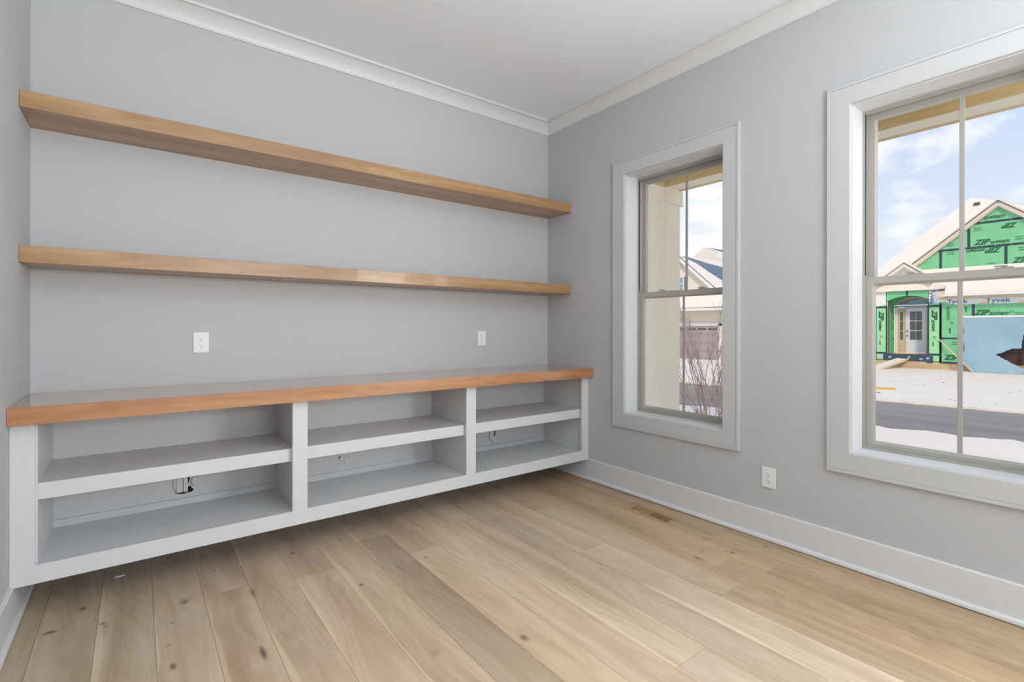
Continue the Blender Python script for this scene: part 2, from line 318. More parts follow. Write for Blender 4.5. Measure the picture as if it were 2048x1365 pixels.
# ------------------------------------------------------------------ floor
fl = empty('floor', (0, 0, 0)); structure(fl, 'floor of wide white-oiled oak planks running towards the cabinet', 'floor')
MB().box(-0.1, W + 0.1, RY, 0.1, -0.2, -0.0165).build('subfloor', M['floorgap'], fl)
XL = [0.0, .098, .288, .477, .665, .850, 1.040, 1.235, 1.425, 1.612, 1.797, 1.986, 2.180, 2.370, 2.569, 2.757, 2.958, 3.160, 3.37]
BRK = {1: [-.646], 4: [-.706], 6: [-.78], 7: [-.34], 8: [-.553], 9: [-.868], 11: [-2.29], 12: [-.723, -2.65], 13: [-1.412], 14: [-.787, -2.124], 15: [-1.956], 16: [-.74, -2.148], 17: [-1.745]}
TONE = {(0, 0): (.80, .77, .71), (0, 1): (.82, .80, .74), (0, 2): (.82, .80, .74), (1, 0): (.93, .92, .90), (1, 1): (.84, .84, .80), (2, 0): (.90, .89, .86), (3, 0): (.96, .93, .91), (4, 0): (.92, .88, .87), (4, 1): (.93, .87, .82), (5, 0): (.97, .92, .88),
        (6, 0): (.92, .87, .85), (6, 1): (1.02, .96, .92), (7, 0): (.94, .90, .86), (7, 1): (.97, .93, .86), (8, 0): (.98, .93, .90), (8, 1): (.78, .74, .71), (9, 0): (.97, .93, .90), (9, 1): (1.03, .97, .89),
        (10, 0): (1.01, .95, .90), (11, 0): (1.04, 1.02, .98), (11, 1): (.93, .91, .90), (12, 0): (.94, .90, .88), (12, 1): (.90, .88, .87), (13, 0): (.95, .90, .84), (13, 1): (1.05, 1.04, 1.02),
        (14, 0): (.93, .87, .79), (14, 1): (.92, .87, .82), (14, 2): (.90, .85, .75), (15, 0): (.90, .82, .68), (15, 1): (.80, .70, .58), (16, 0): (.80, .70, .56), (16, 1): (.84, .74, .59), (16, 2): (.76, .68, .54),  # right-hand columns toned darker where the floor shows no sheen
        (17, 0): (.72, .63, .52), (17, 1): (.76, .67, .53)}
REG = (3.083, 3.25, -1.465, -1.095)   # register plate x0 x1 y0 y1
def plank(poly, tone):
    cx0 = sum(p[0] for p in poly) / len(poly); cy0 = sum(p[1] for p in poly) / len(poly)
    bm = bmesh.new(); vs = [bm.verts.new((p[0] - cx0, p[1] - cy0, 0)) for p in poly]; f = bm.faces.new(vs); f.normal_update()
    if f.normal.z < 0: f.normal_flip()
    r = bmesh.ops.inset_region(bm, faces=[f], thickness=0.0016, depth=0.0)
    for v in bm.verts:
        if v not in f.verts: v.co.z = -0.0024
    ex = bmesh.ops.extrude_edge_only(bm, edges=[e for e in bm.edges if e.is_boundary])
    for v in [g_ for g_ in ex['geom'] if isinstance(g_, bmesh.types.BMVert)]: v.co.z = -0.016
    me = bpy.data.meshes.new('plank'); bm.to_mesh(me); bm.free()
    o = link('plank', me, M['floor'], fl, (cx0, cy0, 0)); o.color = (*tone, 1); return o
rng = random.Random(3)
for k in range(len(XL) - 1):
    x0, x1 = XL[k] + .0006, XL[k + 1] - .0006
    br = [0.0] + BRK.get(k, [])
    y = br[-1] - rng.uniform(1.3, 2.2) if len(br) > 1 else -(2.95 + rng.uniform(0, .5))
    if y > -2.9 - (k > 10) * .4: y -= 1.0
    while y > RY + .3: br.append(y); y -= rng.uniform(1.2, 2.1)
    br.append(RY)
    for j in range(len(br) - 1):
        y1, y0 = br[j] - .0006, br[j + 1] + .0006
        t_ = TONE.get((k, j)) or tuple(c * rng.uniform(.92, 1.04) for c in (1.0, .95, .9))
        if y0 < REG[2] and y1 > REG[3] and x1 > REG[0] and x0 < REG[1]:
            if x0 < REG[0]: poly = [(x0, y0), (x1, y0), (x1, REG[2]), (REG[0], REG[2]), (REG[0], REG[3]), (x1, REG[3]), (x1, y1), (x0, y1)]
            else: poly = [(x0, y0), (x1, y0), (x1, y1), (x0, y1), (x0, REG[3]), (REG[1], REG[3]), (REG[1], REG[2]), (x0, REG[2])]
        else: poly = [(x0, y0), (x1, y0), (x1, y1), (x0, y1)]
        plank(poly, t_)

# floor register, flush between the planks
reg = empty('floor_register', ((REG[0] + REG[1]) / 2, (REG[2] + REG[3]) / 2, -.014))
tag(reg, 'flush oak floor register with dark slots beside the right baseboard', 'register')
x0, x1, y0, y1 = REG; x0 += .0008; x1 -= .0008; y0 += .0008; y1 -= .0008
sx0, sx1, sy0, sy1 = 3.116, 3.198, -1.432, -1.139
f_ = MB(); f_.box(x0, sx0, y0, y1, -.0135, .0006); f_.box(sx1, x1, y0, y1, -.0135, .0006); f_.box(sx0, sx1, y0, sy0, -.0135, .0006); f_.box(sx0, sx1, sy1, y1, -.0135, .0006)
f_.build('frame', M['register'], reg)
bx('backing', M['black'], reg, sx0 - .002, sx1 + .002, sy0 - .002, sy1 + .002, -.0158, -.0138)  # black sheet stands in for the shade below the slots
NS = 19; pitch = (sy1 - sy0) / NS
slat_me = None
for i in range(1, NS):
    yy = sy1 - pitch * i
    if slat_me is None:
        slat = bx('slat', M['register'], reg, sx0, sx1, yy - pitch * .20, yy + pitch * .20, -.0022, .0002); slat_me = slat.data
    else:
        o = link('slat', slat_me, None, reg); o.location = slat.location + Vector((0, yy - (sy1 - pitch), 0))
bx('damper_plate', M['register'], reg, sx0 + .001, sx1 - .001, sy1 - pitch * 9.7, sy1 - pitch * 1.2, -.006, -.0035)

# ------------------------------------------------------------------ walls, ceiling
def wall_box(name, label, *a):
    return structure(bx(name, M['wall'], None, *a), label, 'wall')
wall_box('wall_back', 'light grey back wall behind the floating oak shelves', -0.1, W + WT, 0, .12, -.2, CZ + .1)
wall_box('wall_left', 'light grey left wall that the shelves run into', -.12, 0, RY, 0, -.2, CZ + .1)
rw = MB()
ys = [0.0] + [c for a, b in WIN for c in (a + .012, b - .012)] + [RY]
zs0, zs1 = WZ0 - .012, WZ1 + .012
ys = ys[:-1] + [-3.6, -6.2, RY]
for i in range(0, len(ys), 2): rw.box(W, W + WT, ys[i + 1], ys[i], -.2, CZ + .1)
rw.box(W, W + WT, -6.2, -3.6, -.2, .60); rw.box(W, W + WT, -6.2, -3.6, 2.40, CZ + .1)  # unseen opening added to let the side fill light in
for a, b in WIN:
    rw.box(W, W + WT, b - .012, a + .012, -.2, zs0); rw.box(W, W + WT, b - .012, a + .012, zs1, CZ + .1)
structure(rw.build('wall_right', M['wall']), 'light grey right wall with two tall windows', 'wall')
# unseen rear wall; its wide opening is added for the fill light
q = MB(); q.box(-.12, .2, RY - .12, RY, -.2, CZ + .1); q.box(3.3, W + WT, RY - .12, RY, -.2, CZ + .1); q.box(.2, 3.3, RY - .12, RY, 2.85, CZ + .1)
structure(q.build('wall_rear', M['wall']), 'light grey rear wall with a wide opening, behind the camera', 'wall')
structure(bx('ceiling', M['ceiling'], None, -.12, W + WT, RY - .12, .12, CZ, CZ + .12), 'smooth white ceiling', 'ceiling')
for i, (cx_, cy_) in enumerate(ADDED_CANS):  # unseen fixtures added to go with the ceiling fill lights
    t = empty('recessed_lamp', (cx_, cy_, CZ)); tag(t, ['recessed ceiling lamp behind the camera, nearest the left wall and the camera', 'recessed ceiling lamp behind the camera, nearest the window wall and the camera', 'recessed ceiling lamp by the left wall close to the rear opening', 'recessed ceiling lamp by the window wall close to the rear opening'][i], 'lamp', 'recessed ceiling lamps')
    r_ = MB(); n = 24
    for rr0, rr1, z0, z1 in ((.085, .105, CZ - .001, CZ - .006),):
        vs = []; fs = []
        for k in range(n):
            a = 2 * math.pi * k / n
            for rr, zz in ((rr0, CZ - .0005), (rr0, CZ - .006), (rr1, CZ - .006), (rr1, CZ - .0005)): vs.append((cx_ + rr * math.cos(a), cy_ + rr * math.sin(a), zz))
        for k in range(n):
            for j in range(4): fs.append((4 * k + j, 4 * k + (j + 1) % 4, 4 * ((k + 1) % n) + (j + 1) % 4, 4 * ((k + 1) % n) + j))
        r_.add(vs, fs)
    r_.build('trim_ring', M['trim'], t)
    MB().tube((cx_, cy_, CZ - .0005), (cx_, cy_, CZ - .003), .084, n=24).build('diffuser', M['lampglow'], t)

# ------------------------------------------------------------------ crown and baseboards
crown = [(0, 2.967), (.011, 2.967), (.012, 2.969), (.012, 2.977)]
for k_ in range(13):
    a_ = math.radians(90 * k_ / 12); crown.append((.014 + .062 * (1 - math.cos(a_)) * .55 + .062 * .45 * k_ / 12, 2.978 + .066 * (math.sin(a_) * .35 + .65 * k_ / 12)))
crown += [(.078, 3.0445), (.094, 3.0455), (.0955, 3.047), (.0955, CZ), (0, CZ)]
def swept(name, prof, along, label, cat='moulding'):
    """profile (d from wall, z) run along one wall, mitred at the corners"""
    n = len(prof); vs = []
    for (d, z) in prof:
        a, b = {'back': ((0 + d, -d, z), (W - d, -d, z)), 'left': ((d, -d, z), (d, RY, z)), 'right': ((W - d, -d, z), (W - d, RY, z))}[along]
        vs += [a, b]
    fs = [(2 * i, 2 * i + 1, 2 * ((i + 1) % n) + 1, 2 * ((i + 1) % n)) for i in range(n)]
    fs += [[2 * i for i in range(n)], [2 * i + 1 for i in range(n)][::-1]]
    o = MB().add(vs, fs).build(name, M['trim'])
    return structure(o, label, cat)
swept('trim_1', crown, 'back', 'white crown moulding above the back wall')
swept('trim_2', crown, 'right', 'white crown moulding above the window wall')
swept('trim_3', crown, 'left', 'white crown moulding above the left wall')
base = [(0, .001), (.0145, .001), (.0145, .166), (.012, .1695), (0, .1705)]
shoe = [(.0148, .004), (.029, .004), (.029, .012), (.027, .019), (.022, .025), (.0148, .0275)]
for side in ('right', 'left', 'back'):
    o = swept('baseboard_' + side, base, side, 'flat white baseboard along the %s wall' % side, 'baseboard')
    s_ = swept('shoe_moulding', shoe, side, 'white shoe moulding', 'x')
    del s_['category']; del s_['kind']; del s_['label']
    s_.location -= o.location; s_.parent = o

# ------------------------------------------------------------------ windows
def quad_ring(mb, x0, x1, yo0, yo1, zo0, zo1, yi0, yi1, zi0, zi1):
    mb.box(x0, x1, yo0, yi0, zo0, zo1); mb.box(x0, x1, yi1, yo1, zo0, zo1); mb.box(x0, x1, yi0, yi1, zo0, zi0); mb.box(x0, x1, yi0, yi1, zi1, zo1)
def casing_piece(side, yi0, yi1, zi0, zi1):
    # profile across the board: (w from the inner edge outward, thickness towards the room); back band at the outer edge, small bevel inside
    prof = [(0, 0), (0, .013), (.004, .017), (.090, .017), (.0905, .0155), (.0925, .0155), (.093, .020), (.1075, .020), (.109, .0185), (.109, 0)]
    vs = []
    for (w_, t_) in prof:
        x = W - .0005 - t_
        if side == 'left': a, b = (x, yi1 + w_, zi0 - w_), (x, yi1 + w_, zi1 + w_)
        if side == 'right': a, b = (x, yi0 - w_, zi0 - w_), (x, yi0 - w_, zi1 + w_)
        if side == 'top': a, b = (x, yi0 - w_, zi1 + w_), (x, yi1 + w_, zi1 + w_)
        if side == 'bottom': a, b = (x, yi0 - w_, zi0 - w_), (x, yi1 + w_, zi0 - w_)
        vs += [a, b]
    n = len(prof)
    fs = [(2 * i, 2 * i + 1, 2 * ((i + 1) % n) + 1, 2 * ((i + 1) % n)) for i in range(n)] + [[2 * i for i in range(n)], [2 * i + 1 for i in range(n)][::-1]]
    return MB().add(vs, fs)
for wi, (ya, yb) in enumerate(WIN):
    yi0, yi1 = yb, ya
    wn = empty('window_%d' % (wi + 1), (W, (ya + yb) / 2, WZ0))
    structure(wn, ['white-cased single-hung window nearer the corner, bare shrub beyond it', 'white-cased single-hung window at the right, green house beyond it'][wi], 'window')
    for sd in ('left', 'right', 'top', 'bottom'): casing_piece(sd, yi0, yi1, WZ0, WZ1).build('casing', M['casing'], wn)
    r = .005; J = .135
    # jamb boards (white) as four boards
    jt = .011
    a0, a1, b0, b1 = yi0 + r, yi1 - r, WZ0 + r, WZ1 - r
    X0, X1 = W - .0005, W + J
    bx('jamb', M['trim'], wn, X0, X1, a0 - jt, a0, b0 - jt, b1 + jt); bx('jamb', M['trim'], wn, X0, X1, a1, a1 + jt, b0 - jt, b1 + jt)
    bx('jamb', M['trim'], wn, X0, X1, a0, a1, b1, b1 + jt); bx('sill_board', M['trim'], wn, X0, X1, a0, a1, b0 - jt, b0)
    # vinyl frame
    fx0, fx1 = W + J, W + J + .085
    fr_ = MB(); quad_ring(fr_, fx0, fx1, a0 - jt, a1 + jt, b0 - jt, b1 + jt, a0 + .010, a1 - .010, b0 + .012, b1 - .012)
    quad_ring(fr_, fx0 + .006, fx0 + .012, a0 + .010, a1 - .010, b0 + .012, b1 - .012, a0 + .0135, a1 - .0135, b0 + .014, b1 - .020)
    fr_.build('frame', M['vinyl'], wn)
    c0, c1 = a0 + .0105, a1 - .0105
    zb, zt = b0 + .0125, b1 - .0125
    ymid = (c0 + c1) / 2
    # lower sash
    def sash(name, sx0, sx1, z0, z1, st, rb, rt, gx, bead):
        s = MB(); quad_ring(s, sx0, sx1, c0, c1, z0, z1, c0 + st, c1 - st, z0 + rb, z1 - rt)
        so = s.build(name, M['vinyl'], wn)
        bd = MB(); gy0, gy1, gz0, gz1 = c0 + st + bead, c1 - st - bead, z0 + rb + bead, z1 - rt - bead
        # sloped glazing bead
        o_ = [(c0 + st, z0 + rb), (c1 - st, z0 + rb), (c1 - st, z1 - rt), (c0 + st, z1 - rt)]; i_ = [(gy0, gz0), (gy1, gz0), (gy1, gz1), (gy0, gz1)]
        for k in range(4):
            k2 = (k + 1) % 4
            A, B, Cc, D = o_[k], o_[k2], i_[k2], i_[k]
            bd.hexa([(sx0 + .004, *A), (sx0 + .004, *B), (gx - .004, *Cc), (gx - .004, *D)], [(gx, *A), (gx, *B), (gx, *Cc), (gx, *D)])
        bd.build('glazing_bead', M['vinyl'], so)
        bx('pane', M['glass'], so, gx + .0006, gx + .0036, c0 + st + .001, c1 - st - .001, z0 + rb + .001, z1 - rt - .001)
        bx('muntin', M['vinyl'], so, gx - .004, gx - .0002, ymid - .010, ymid + .010, gz0 - .002, gz1 + .002, b=.0015)
        return so
    mz = 1.512
    lo = sash('lower_sash', W + .150, W + .178, zb, mz, .030, .022, .036, W + .166, .012)
    up = sash('upper_sash', W + .184, W + .212, 1.470, zt, .030, .030, .026, W + .200, .010)
    # sash locks on the meeting rail
    for f in (.27, .70):
        yy = c1 - (c1 - c0) * f; lk = MB(); lk.box(W + .152, W + .176, yy - .030, yy + .030, mz, mz + .006, b=.002)
        lk.tube((W + .164, yy, mz + .006), (W + .164, yy, mz + .014), .013, .011, 12)
        lk.box(W + .150, W + .160, yy - .005, yy + .034, mz + .008, mz + .014, b=.002)
        lk.build('sash_lock', M['vinyl'], lo)
    # vinyl jamb liner for the upper half, the dark track line
    for yy, sgn in ((c1, -1), (c0, 1)):
        bx('track', M['slot'], wn, W + .1405, W + .1495, yy - .0005, yy + sgn * .0035, mz + .01, zt)

# ------------------------------------------------------------------ floating shelves
for z0, z1, lab in ((2.221, 2.297, 'long thick oak wall shelf nearest the ceiling'), (1.530, 1.606, 'long thick oak wall shelf midway, just above the wall outlets')):
    o = MB().box(.0008, W - .0008, -.303, -.0008, z0, z1, b=.0012).build('floating_shelf', M['shelfwood']); tag(o, lab, 'shelf')

# ------------------------------------------------------------------ counter and cabinet
o = MB().box(.0008, W - .0008, -.565, -.0008, .8402, .914, b=.0012).build('countertop', M['counterwood'])
tag(o, 'thick oak countertop lying on the white open cabinet', 'countertop')
cab = empty('open_cabinet', (W / 2, -.25, .163)); tag(cab, 'long white wall-hung open cabinet with three bays under the oak countertop', 'cabinet')
FY = -.506; CT = .8395; CB = .163
def cb(name, *a, b=.0008): return bx(name, M['cab'], cab, *a, b=b)
for xa, xb in ((.001, .078), (1.093, 1.171), (2.199, 2.276), (3.297, W - .001)): cb('stile', xa, xb, FY, FY + .019, CB, CT, b=.0)
for xa, xb in ((.078, 1.093), (1.171, 2.199), (2.276, 3.297)): cb('bottom_rail', xa, xb, FY, FY + .019, CB, .241, b=.0)
cb('side_panel', .001, .084, FY + .019, -.001, CB + .001, CT); cb('side_panel', 3.327, W - .001, FY + .019, -.001, CB + .001, CT)
cb('divider', 1.111, 1.153, FY + .019, -.001, CB + .001, CT); cb('divider', 2.204, 2.246, FY + .019, -.001, CB + .001, CT)
for xa, xb in ((.084, 1.111), (1.153, 2.204), (2.246, 3.327)):
    cb('bottom_panel', xa, xb, FY + .019, -.001, .217, .236, b=0)
    cb('middle_shelf', xa, xb, -.478, -.001, .507, .577)
    cb('cleat', xa, xb, -.013, -.001, .236, .273)
    bx('back_panel', M['cab'], cab, xa, xb, -.0005, -.0001, .236, CT)  # pale sheet added over the wall to brighten the bays
    bx('underside_panel', M['browndoor'], cab, xa, xb, FY + .019, -.001, CB + .004, CB + .012)  # dark brown put here to cut bounce and deepen the shade below

# ------------------------------------------------------------------ outlets
def outlet(label, c, wall, wd=.078, ht=.119, r=None):
    t = empty('wall_outlet', c); tag(t, label, 'outlet')
    if wall == 'back': P = lambda u, v, d: (c[0] + u, -d, c[2] + v)
    else: P = lambda u, v, d: (W - d, c[1] - u, c[2] + v)
    def blk(mb, u0, u1, v0, v1, d0, d1, b=0):
        p, q_ = P(u0, v0, d0), P(u1, v1, d1); mb.box(p[0], q_[0], p[1], q_[1], p[2], q_[2], b=b); return mb
    blk(MB(), -wd / 2, wd / 2, -ht / 2, ht / 2, .0006, .0065, .0022).build('cover_plate', M['plastic'], t)
    MB().tube(P(0, 0, .006), P(0, 0, .0076), .0032, n=10).build('screw', M['plastic'], t)
    for s_ in (-1, 1):
        zc = s_ * .0195; pl = []
        for k in range(28):
            a = 2 * math.pi * k / 28; pl.append((.0172 * math.cos(a), max(-.0138, min(.0138, .0172 * math.sin(a)))))
        vs = [P(u, v + zc, .0062) for u, v in pl] + [P(u, v + zc, .0080) for u, v in pl]; n = len(pl)
        rc = MB().add(vs, [list(range(n))[::-1], list(range(n, 2 * n))] + [(i, (i + 1) % n, n + (i + 1) % n, n + i) for i in range(n)]).build('receptacle', M['plastic'], t)
        sl = MB(); blk(sl, -.0074, -.0054, zc - .0005, zc + .0075, .0079, .0084); blk(sl, .0054, .0070, zc + .0005, zc + .0072, .0079, .0084)
        sl.tube(P(0, zc - .0075, .0079), P(0, zc - .0075, .0084), .0028, n=10)
        sl.build('slots', M['slot'], rc)
outlet('white duplex outlet on the back wall towards the left end of the counter', (.714, 0, 1.153), 'back')
outlet('white duplex outlet on the back wall near the right corner', (2.655, 0, 1.154), 'back')
outlet('white duplex outlet low on the window wall between the two windows', (W, -1.963, .365), 'right')

# rough cable cut-outs seen inside the cabinet, below the middle shelves
def cutout(label, x, z, sc, holes, lumps, flaps=()):
    t = empty('cable_cutout', (x, 0, z)); tag(t, label, 'cutout')
    for (u, v, a, b_) in holes:
        pl = []
        for k in range(14):
            an = 2 * math.pi * k / 14; rr = 1 + .22 * math.sin(3 * an + u * 90) + .12 * math.cos(5 * an)
            pl.append((x + u + a * rr * math.cos(an), z + v + b_ * rr * math.sin(an)))
        MB().prism(pl, 'y', -.0006, -.0014).build('hole', M['black'], t)  # thin black patch stands in for the dark inside the hole
    for (u, v, a, b_, th) in lumps:
        bm = bmesh.new(); bmesh.ops.create_icosphere(bm, subdivisions=2, radius=1)
        for vv in bm.verts:
            k = 1 + .18 * math.sin(vv.co.x * 5 + u * 200) * math.cos(vv.co.z * 6)
            vv.co = Vector((x + u + vv.co.x * a * k, -.001 - (vv.co.y * .5 + .5) * th * k, z + v + vv.co.z * b_ * k))
        bm.verts.index_update(); MB().add([v_.co.copy() for v_ in bm.verts], [[v_.index for v_ in f.verts] for f in bm.faces]).build('plaster_lump', M['plaster'], t, smooth=True); bm.free()
    for (u0, u1, v0, v1, th) in flaps:
        MB().box(x + u0, x + u1, -th, -.0015, z + v0, z + v1, b=.0015).build('wood_shim', M['plaster'], t)
cutout('torn cable opening with pale shims in the left cabinet bay', .63, .36, 1, [(.030, -.046, .016, .018), (-.006, -.058, .030, .006), (.022, .022, .006, .035)], [(.055, .0, .020, .030, .010), (-.040, .0, .010, .040, .008)], [(-.034, -.004, -.052, .11, .014), (-.001, .020, -.052, .11, .017)])
cutout('small plastered screw hole in the middle cabinet bay', 1.523, .352, 1, [(-.008, .006, .010, .012), (-.018, -.036, .003, .003), (.018, -.03, .003, .003)], [(.0, .0, .018, .018, .006)])
cutout('plaster-smeared cable opening in the right cabinet bay', 2.765, .325, 1, [(.022, .04, .005, .045)], [(-.012, .045, .022, .07, .012), (.012, -.012, .022, .03, .012)])
# small offcut under the cabinet
o = MB().box(.332, .372, -.236, -.224, .0008, .006, b=.001).build('wood_splinter', M['whitepaint']); tag(o, 'tiny pale wood splinter on the floor under the cabinet', 'splinter')

# ------------------------------------------------------------------ porch outside the windows
PX = 5.17; BZ = 2.828
structure(bx('porch_ceiling', M['porchceil'], None, W + WT + .002, PX + .32, -9.5, .36, 3.12, 3.2), 'tan boarded porch ceiling outside the windows', 'ceiling')
bm_ = empty('porch_beam', (PX, -4, BZ)); tag(bm_, 'long beige porch beam spanning above both windows', 'beam')
bx('inner_board', M['porchceil'], bm_, PX, PX + .02, -9.5, .04, BZ + .0, 3.118)
bx('soffit_board', M['siding'], bm_, PX + .02, PX + .235, -9.5, .04, BZ + .002, BZ + .022)
bx('outer_board', M['porchceil'], bm_, PX + .235, PX + .285, -9.5, .04, BZ - .004, 3.118)
rb_ = empty('porch_return_beam', (4.4, .2, BZ)); tag(rb_, 'short beige beam joining the porch column to the house', 'beam')
bx('front_board', M['porchceil'], rb_, W + WT + .002, PX - .001, .04, .06, BZ, 3.118)
bx('soffit_board', M['siding'], rb_, W + WT + .002, PX - .001, .06, .33, BZ + .002, BZ + .022)
cl_ = empty('porch_column', (5.32, .2, GZ)); tag(cl_, 'square beige porch column outside the window nearer the corner', 'column')
bx('shaft', M['siding'], cl_, 5.180, 5.455, .052, .335, GZ + .3, 2.67, b=.004)
bx('capital', M['siding'], cl_, 5.165, 5.490, .035, .355, 2.665, BZ - .001, b=.004)
bx('capital_lip', M['whitepaint'], cl_, 5.160, 5.495, .030, .360, 2.652, 2.668, b=.003)
structure(bx('porch_slab', M['snow'], None, W + WT + .002, 5.6, -9.5, .5, GZ - .3, -.30), 'snow-dusted porch slab outside the windows', 'floor')  # snow surface put on the slab to bounce light into the window heads

# ------------------------------------------------------------------ ground, road
def wavy_strip(name, material, edge0, edge1, y0, y1, n, z0, z1, label, cat, jit=0.0):
    vs = []; fs = []; rr = random.Random(5)
    for i in range(n + 1):
        y = y0 + (y1 - y0) * i / n
        for e in (edge0(y), edge1(y)): vs += [(e, y, z0), (e, y, z1)]
    for i in range(n):
        a = 4 * i; b = a + 4
        fs += [(a + 1, a + 3, b + 3, b + 1), (a, b, b + 2, a + 2), (a, a + 1, b + 1, b), (a + 2, b + 2, b + 3, a + 3)]
    fs += [(0, 2, 3, 1), (4 * n, 4 * n + 1, 4 * n + 3, 4 * n + 2)]
    return structure(MB().add(vs, fs).build(name, material), label, cat)
far = lambda y: 16.25 - .09 * y * (y < 4) - .36 * (y >= 4) - .05 * max(0, y - 4) + .02 * math.sin(y * 9) + .015 * math.sin(y * 23)
near = lambda y: 11.82 - .17 * y * (y < 6) - 1.02 * (y >= 6) + .10 * math.sin(y * 6.3) + .05 * math.sin(y * 17 + 1) + .03 * math.sin(y * 41)
wavy_strip('road', M['road'], lambda y: 9.0, lambda y: 18.5, -40, 60, 4, GZ - .30, GZ - .045, 'grey asphalt street between snow banks', 'road')
wavy_strip('snow_bank_near', M['snow'], lambda y: 5.0, near, -40, 60, 900, GZ - .35, GZ, 'snow-covered lawn between the porch and the street', 'snow')
wavy_strip('snow_bank_far', M['snow'], far, lambda y: 120.0, -60, 90, 900, GZ - .35, GZ + .01, 'snow-covered yard in front of the houses across the street', 'snow')
rr = random.Random(11)
cr = MB()
for i in range(90):
    x = rr.uniform(16.6, 27.5); y = rr.uniform(-6, 3.5); s_ = rr.uniform(.008, .025) * (2.2 if rr.random() < .08 else 1)
    cr.add([(x + s_, y, GZ + .01), (x, y + s_ * 1.6, GZ + .01), (x - s_, y, GZ + .01), (x, y - s_ * 1.3, GZ + .01), (x, y, GZ + .01 + s_ * .7)], [(0, 1, 4), (1, 2, 4), (2, 3, 4), (3, 0, 4)])
tag(cr.build('soil_crumbs', M['debris'], normals=False), 'dark soil crumbs scattered over the snow across the street', 'soil', kind='stuff')
o = MB().hexa([(18.4, 2.1, GZ + .01), (18.55, 2.14, GZ + .01), (18.95, 1.66, GZ + .01), (18.75, 1.62, GZ + .01)], [(18.4, 2.1, GZ + .07), (18.55, 2.14, GZ + .08), (18.95, 1.66, GZ + .05), (18.75, 1.62, GZ + .05)]).build('yellow_offcut', M['yellow'])
tag(o, 'flat yellow scrap lying on the snow across the street', 'scrap')
o = MB().tube((18.2, 2.7, GZ + .04), (18.32, 2.16, GZ + .05), .03, .03, 6).build('dark_stick', M['debris']); tag(o, 'dark stick lying on the snow beside the yellow scrap', 'stick')

# ------------------------------------------------------------------ green house under construction
HX = 29.37
def GP(X):   # measured on the plane HX, moved to the plane X along the line of sight
    k = (X - CAM.x) / (HX - CAM.x)
    return lambda y, z: (CAM.y + (y - CAM.y) * k, CAM.z + (z - CAM.z) * k)
def clip(poly, a, b, c):   # keep a*y+b*z<=c
    out = []
    for i in range(len(poly)):
        p, q_ = poly[i], poly[(i + 1) % len(poly)]; dp = a * p[0] + b * p[1] - c; dq = a * q_[0] + b * q_[1] - c
        if dp <= 0: out.append(p)
        if dp * dq < 0: t = dp / (dp - dq); out.append((p[0] + (q_[0] - p[0]) * t, p[1] + (q_[1] - p[1]) * t))
    return out
HS = empty('unfinished_house', (HX, 0, GZ)); tag(HS, 'unfinished gabled house in green sheathing across the street', 'house')
def hp(name, material, poly, X=HX, th=.03, parent=HS): return MB().prism(poly, 'x', X, X + th).build(name, material, parent)
def hr(name, material, y0, y1, z0, z1, X=HX, th=.03, parent=HS): return hp(name, material, [(y0, z0), (y1, z0), (y1, z1), (y0, z1)], X, th, parent)
def text(s, size, y, z, X, material, parent, rot=0, shear=.25, bold=0.0, sx=1.0, flip=False, name='lettering', align='LEFT'):
    """text on a plane facing -x; (y,z) is the start of its base line; rot in degrees in the picture sense"""
    c = bpy.data.curves.new('t', 'FONT'); c.body = s; c.size = size; c.shear = shear; c.offset = bold; c.extrude = .002; c.resolution_u = 2; c.align_x = align
    tmp = bpy.data.objects.new('t', c); COL.objects.link(tmp)
    dg = bpy.context.evaluated_depsgraph_get(); me = bpy.data.meshes.new_from_object(tmp.evaluated_get(dg))
    bpy.data.objects.remove(tmp); bpy.data.curves.remove(c)
    Rm = Matrix(((0, 0, -1), (-1, 0, 0), (0, 1, 0)))
    me.transform((Rm.to_4x4()) @ Matrix.Rotation(math.radians(rot), 4, 'Z') @ Matrix.Diagonal((sx, 1, 1, 1)))
    o = link(name, me, material, parent); me.materials.clear(); me.materials.append(material)
    wl = Vector((X - .004, y, z)); q = parent
    while q is not None: wl -= q.location; q = q.parent
    o.location = wl; return o
def zip_mark(parent, y, z, X, s=1.0, rot=0, part='both'):
    """heavy capitals followed by lighter small letters"""
    a = math.radians(rot); dy, dz = -math.cos(a), math.sin(a)
    if part in ('both', 'ZIP'): text('ZIP', .31 * s, y, z, X, M['greenink'], parent, rot, .35, .014, 1.05)
    if part in ('both', 'system'):
        k = .50 * s if part == 'both' else 0
        text('system', .22 * s, y + dy * k, z + dz * k, X, M['greenink'], parent, rot, .3, .007, 1.0)
def small_print(parent, y, z, X, s=1.0, rot=0):
    text('|||||||| ||||| ||||', .05 * s, y, z, X, M['greenink'], parent, rot, .2, .001, 1.0); text('|||||||||||||||||', .05 * s, y + (.0 if rot else 0), z - .09 * s * (rot == 0), X, M['greenink'], parent, rot, .2, .001, 1.1)

# main gable, set back behind the lower eave
GX = 30.1; G = GP(GX)
pk = G(.93, 6.42); sl = .83
L0 = lambda poly: clip(clip(poly, sl, 1, pk[1] + sl * pk[0]), -sl, 1, pk[1] - sl * pk[0])
rows = [((G(0, 3.80)[1]), G(0, 4.73)[1], [G(2.83, 0)[0], G(.72, 0)[0], G(-1.4, 0)[0]]), (G(0, 4.73)[1], G(0, 5.77)[1], [G(1.88, 0)[0], G(-.25, 0)[0]]), (G(0, 5.77)[1], 7, [])]
panels = []
for z0, z1, vj in rows:
    edges = [8] + vj + [-8]
    for i in range(len(edges) - 1):
        poly = L0([(edges[i + 1] + .004, z0 + .004), (edges[i] - .004, z0 + .004), (edges[i] - .004, z1 - .004), (edges[i + 1] + .004, z1 - .004)])
        if len(poly) > 2: panels.append(hp('sheathing_panel', M['green'], poly, GX, .012))
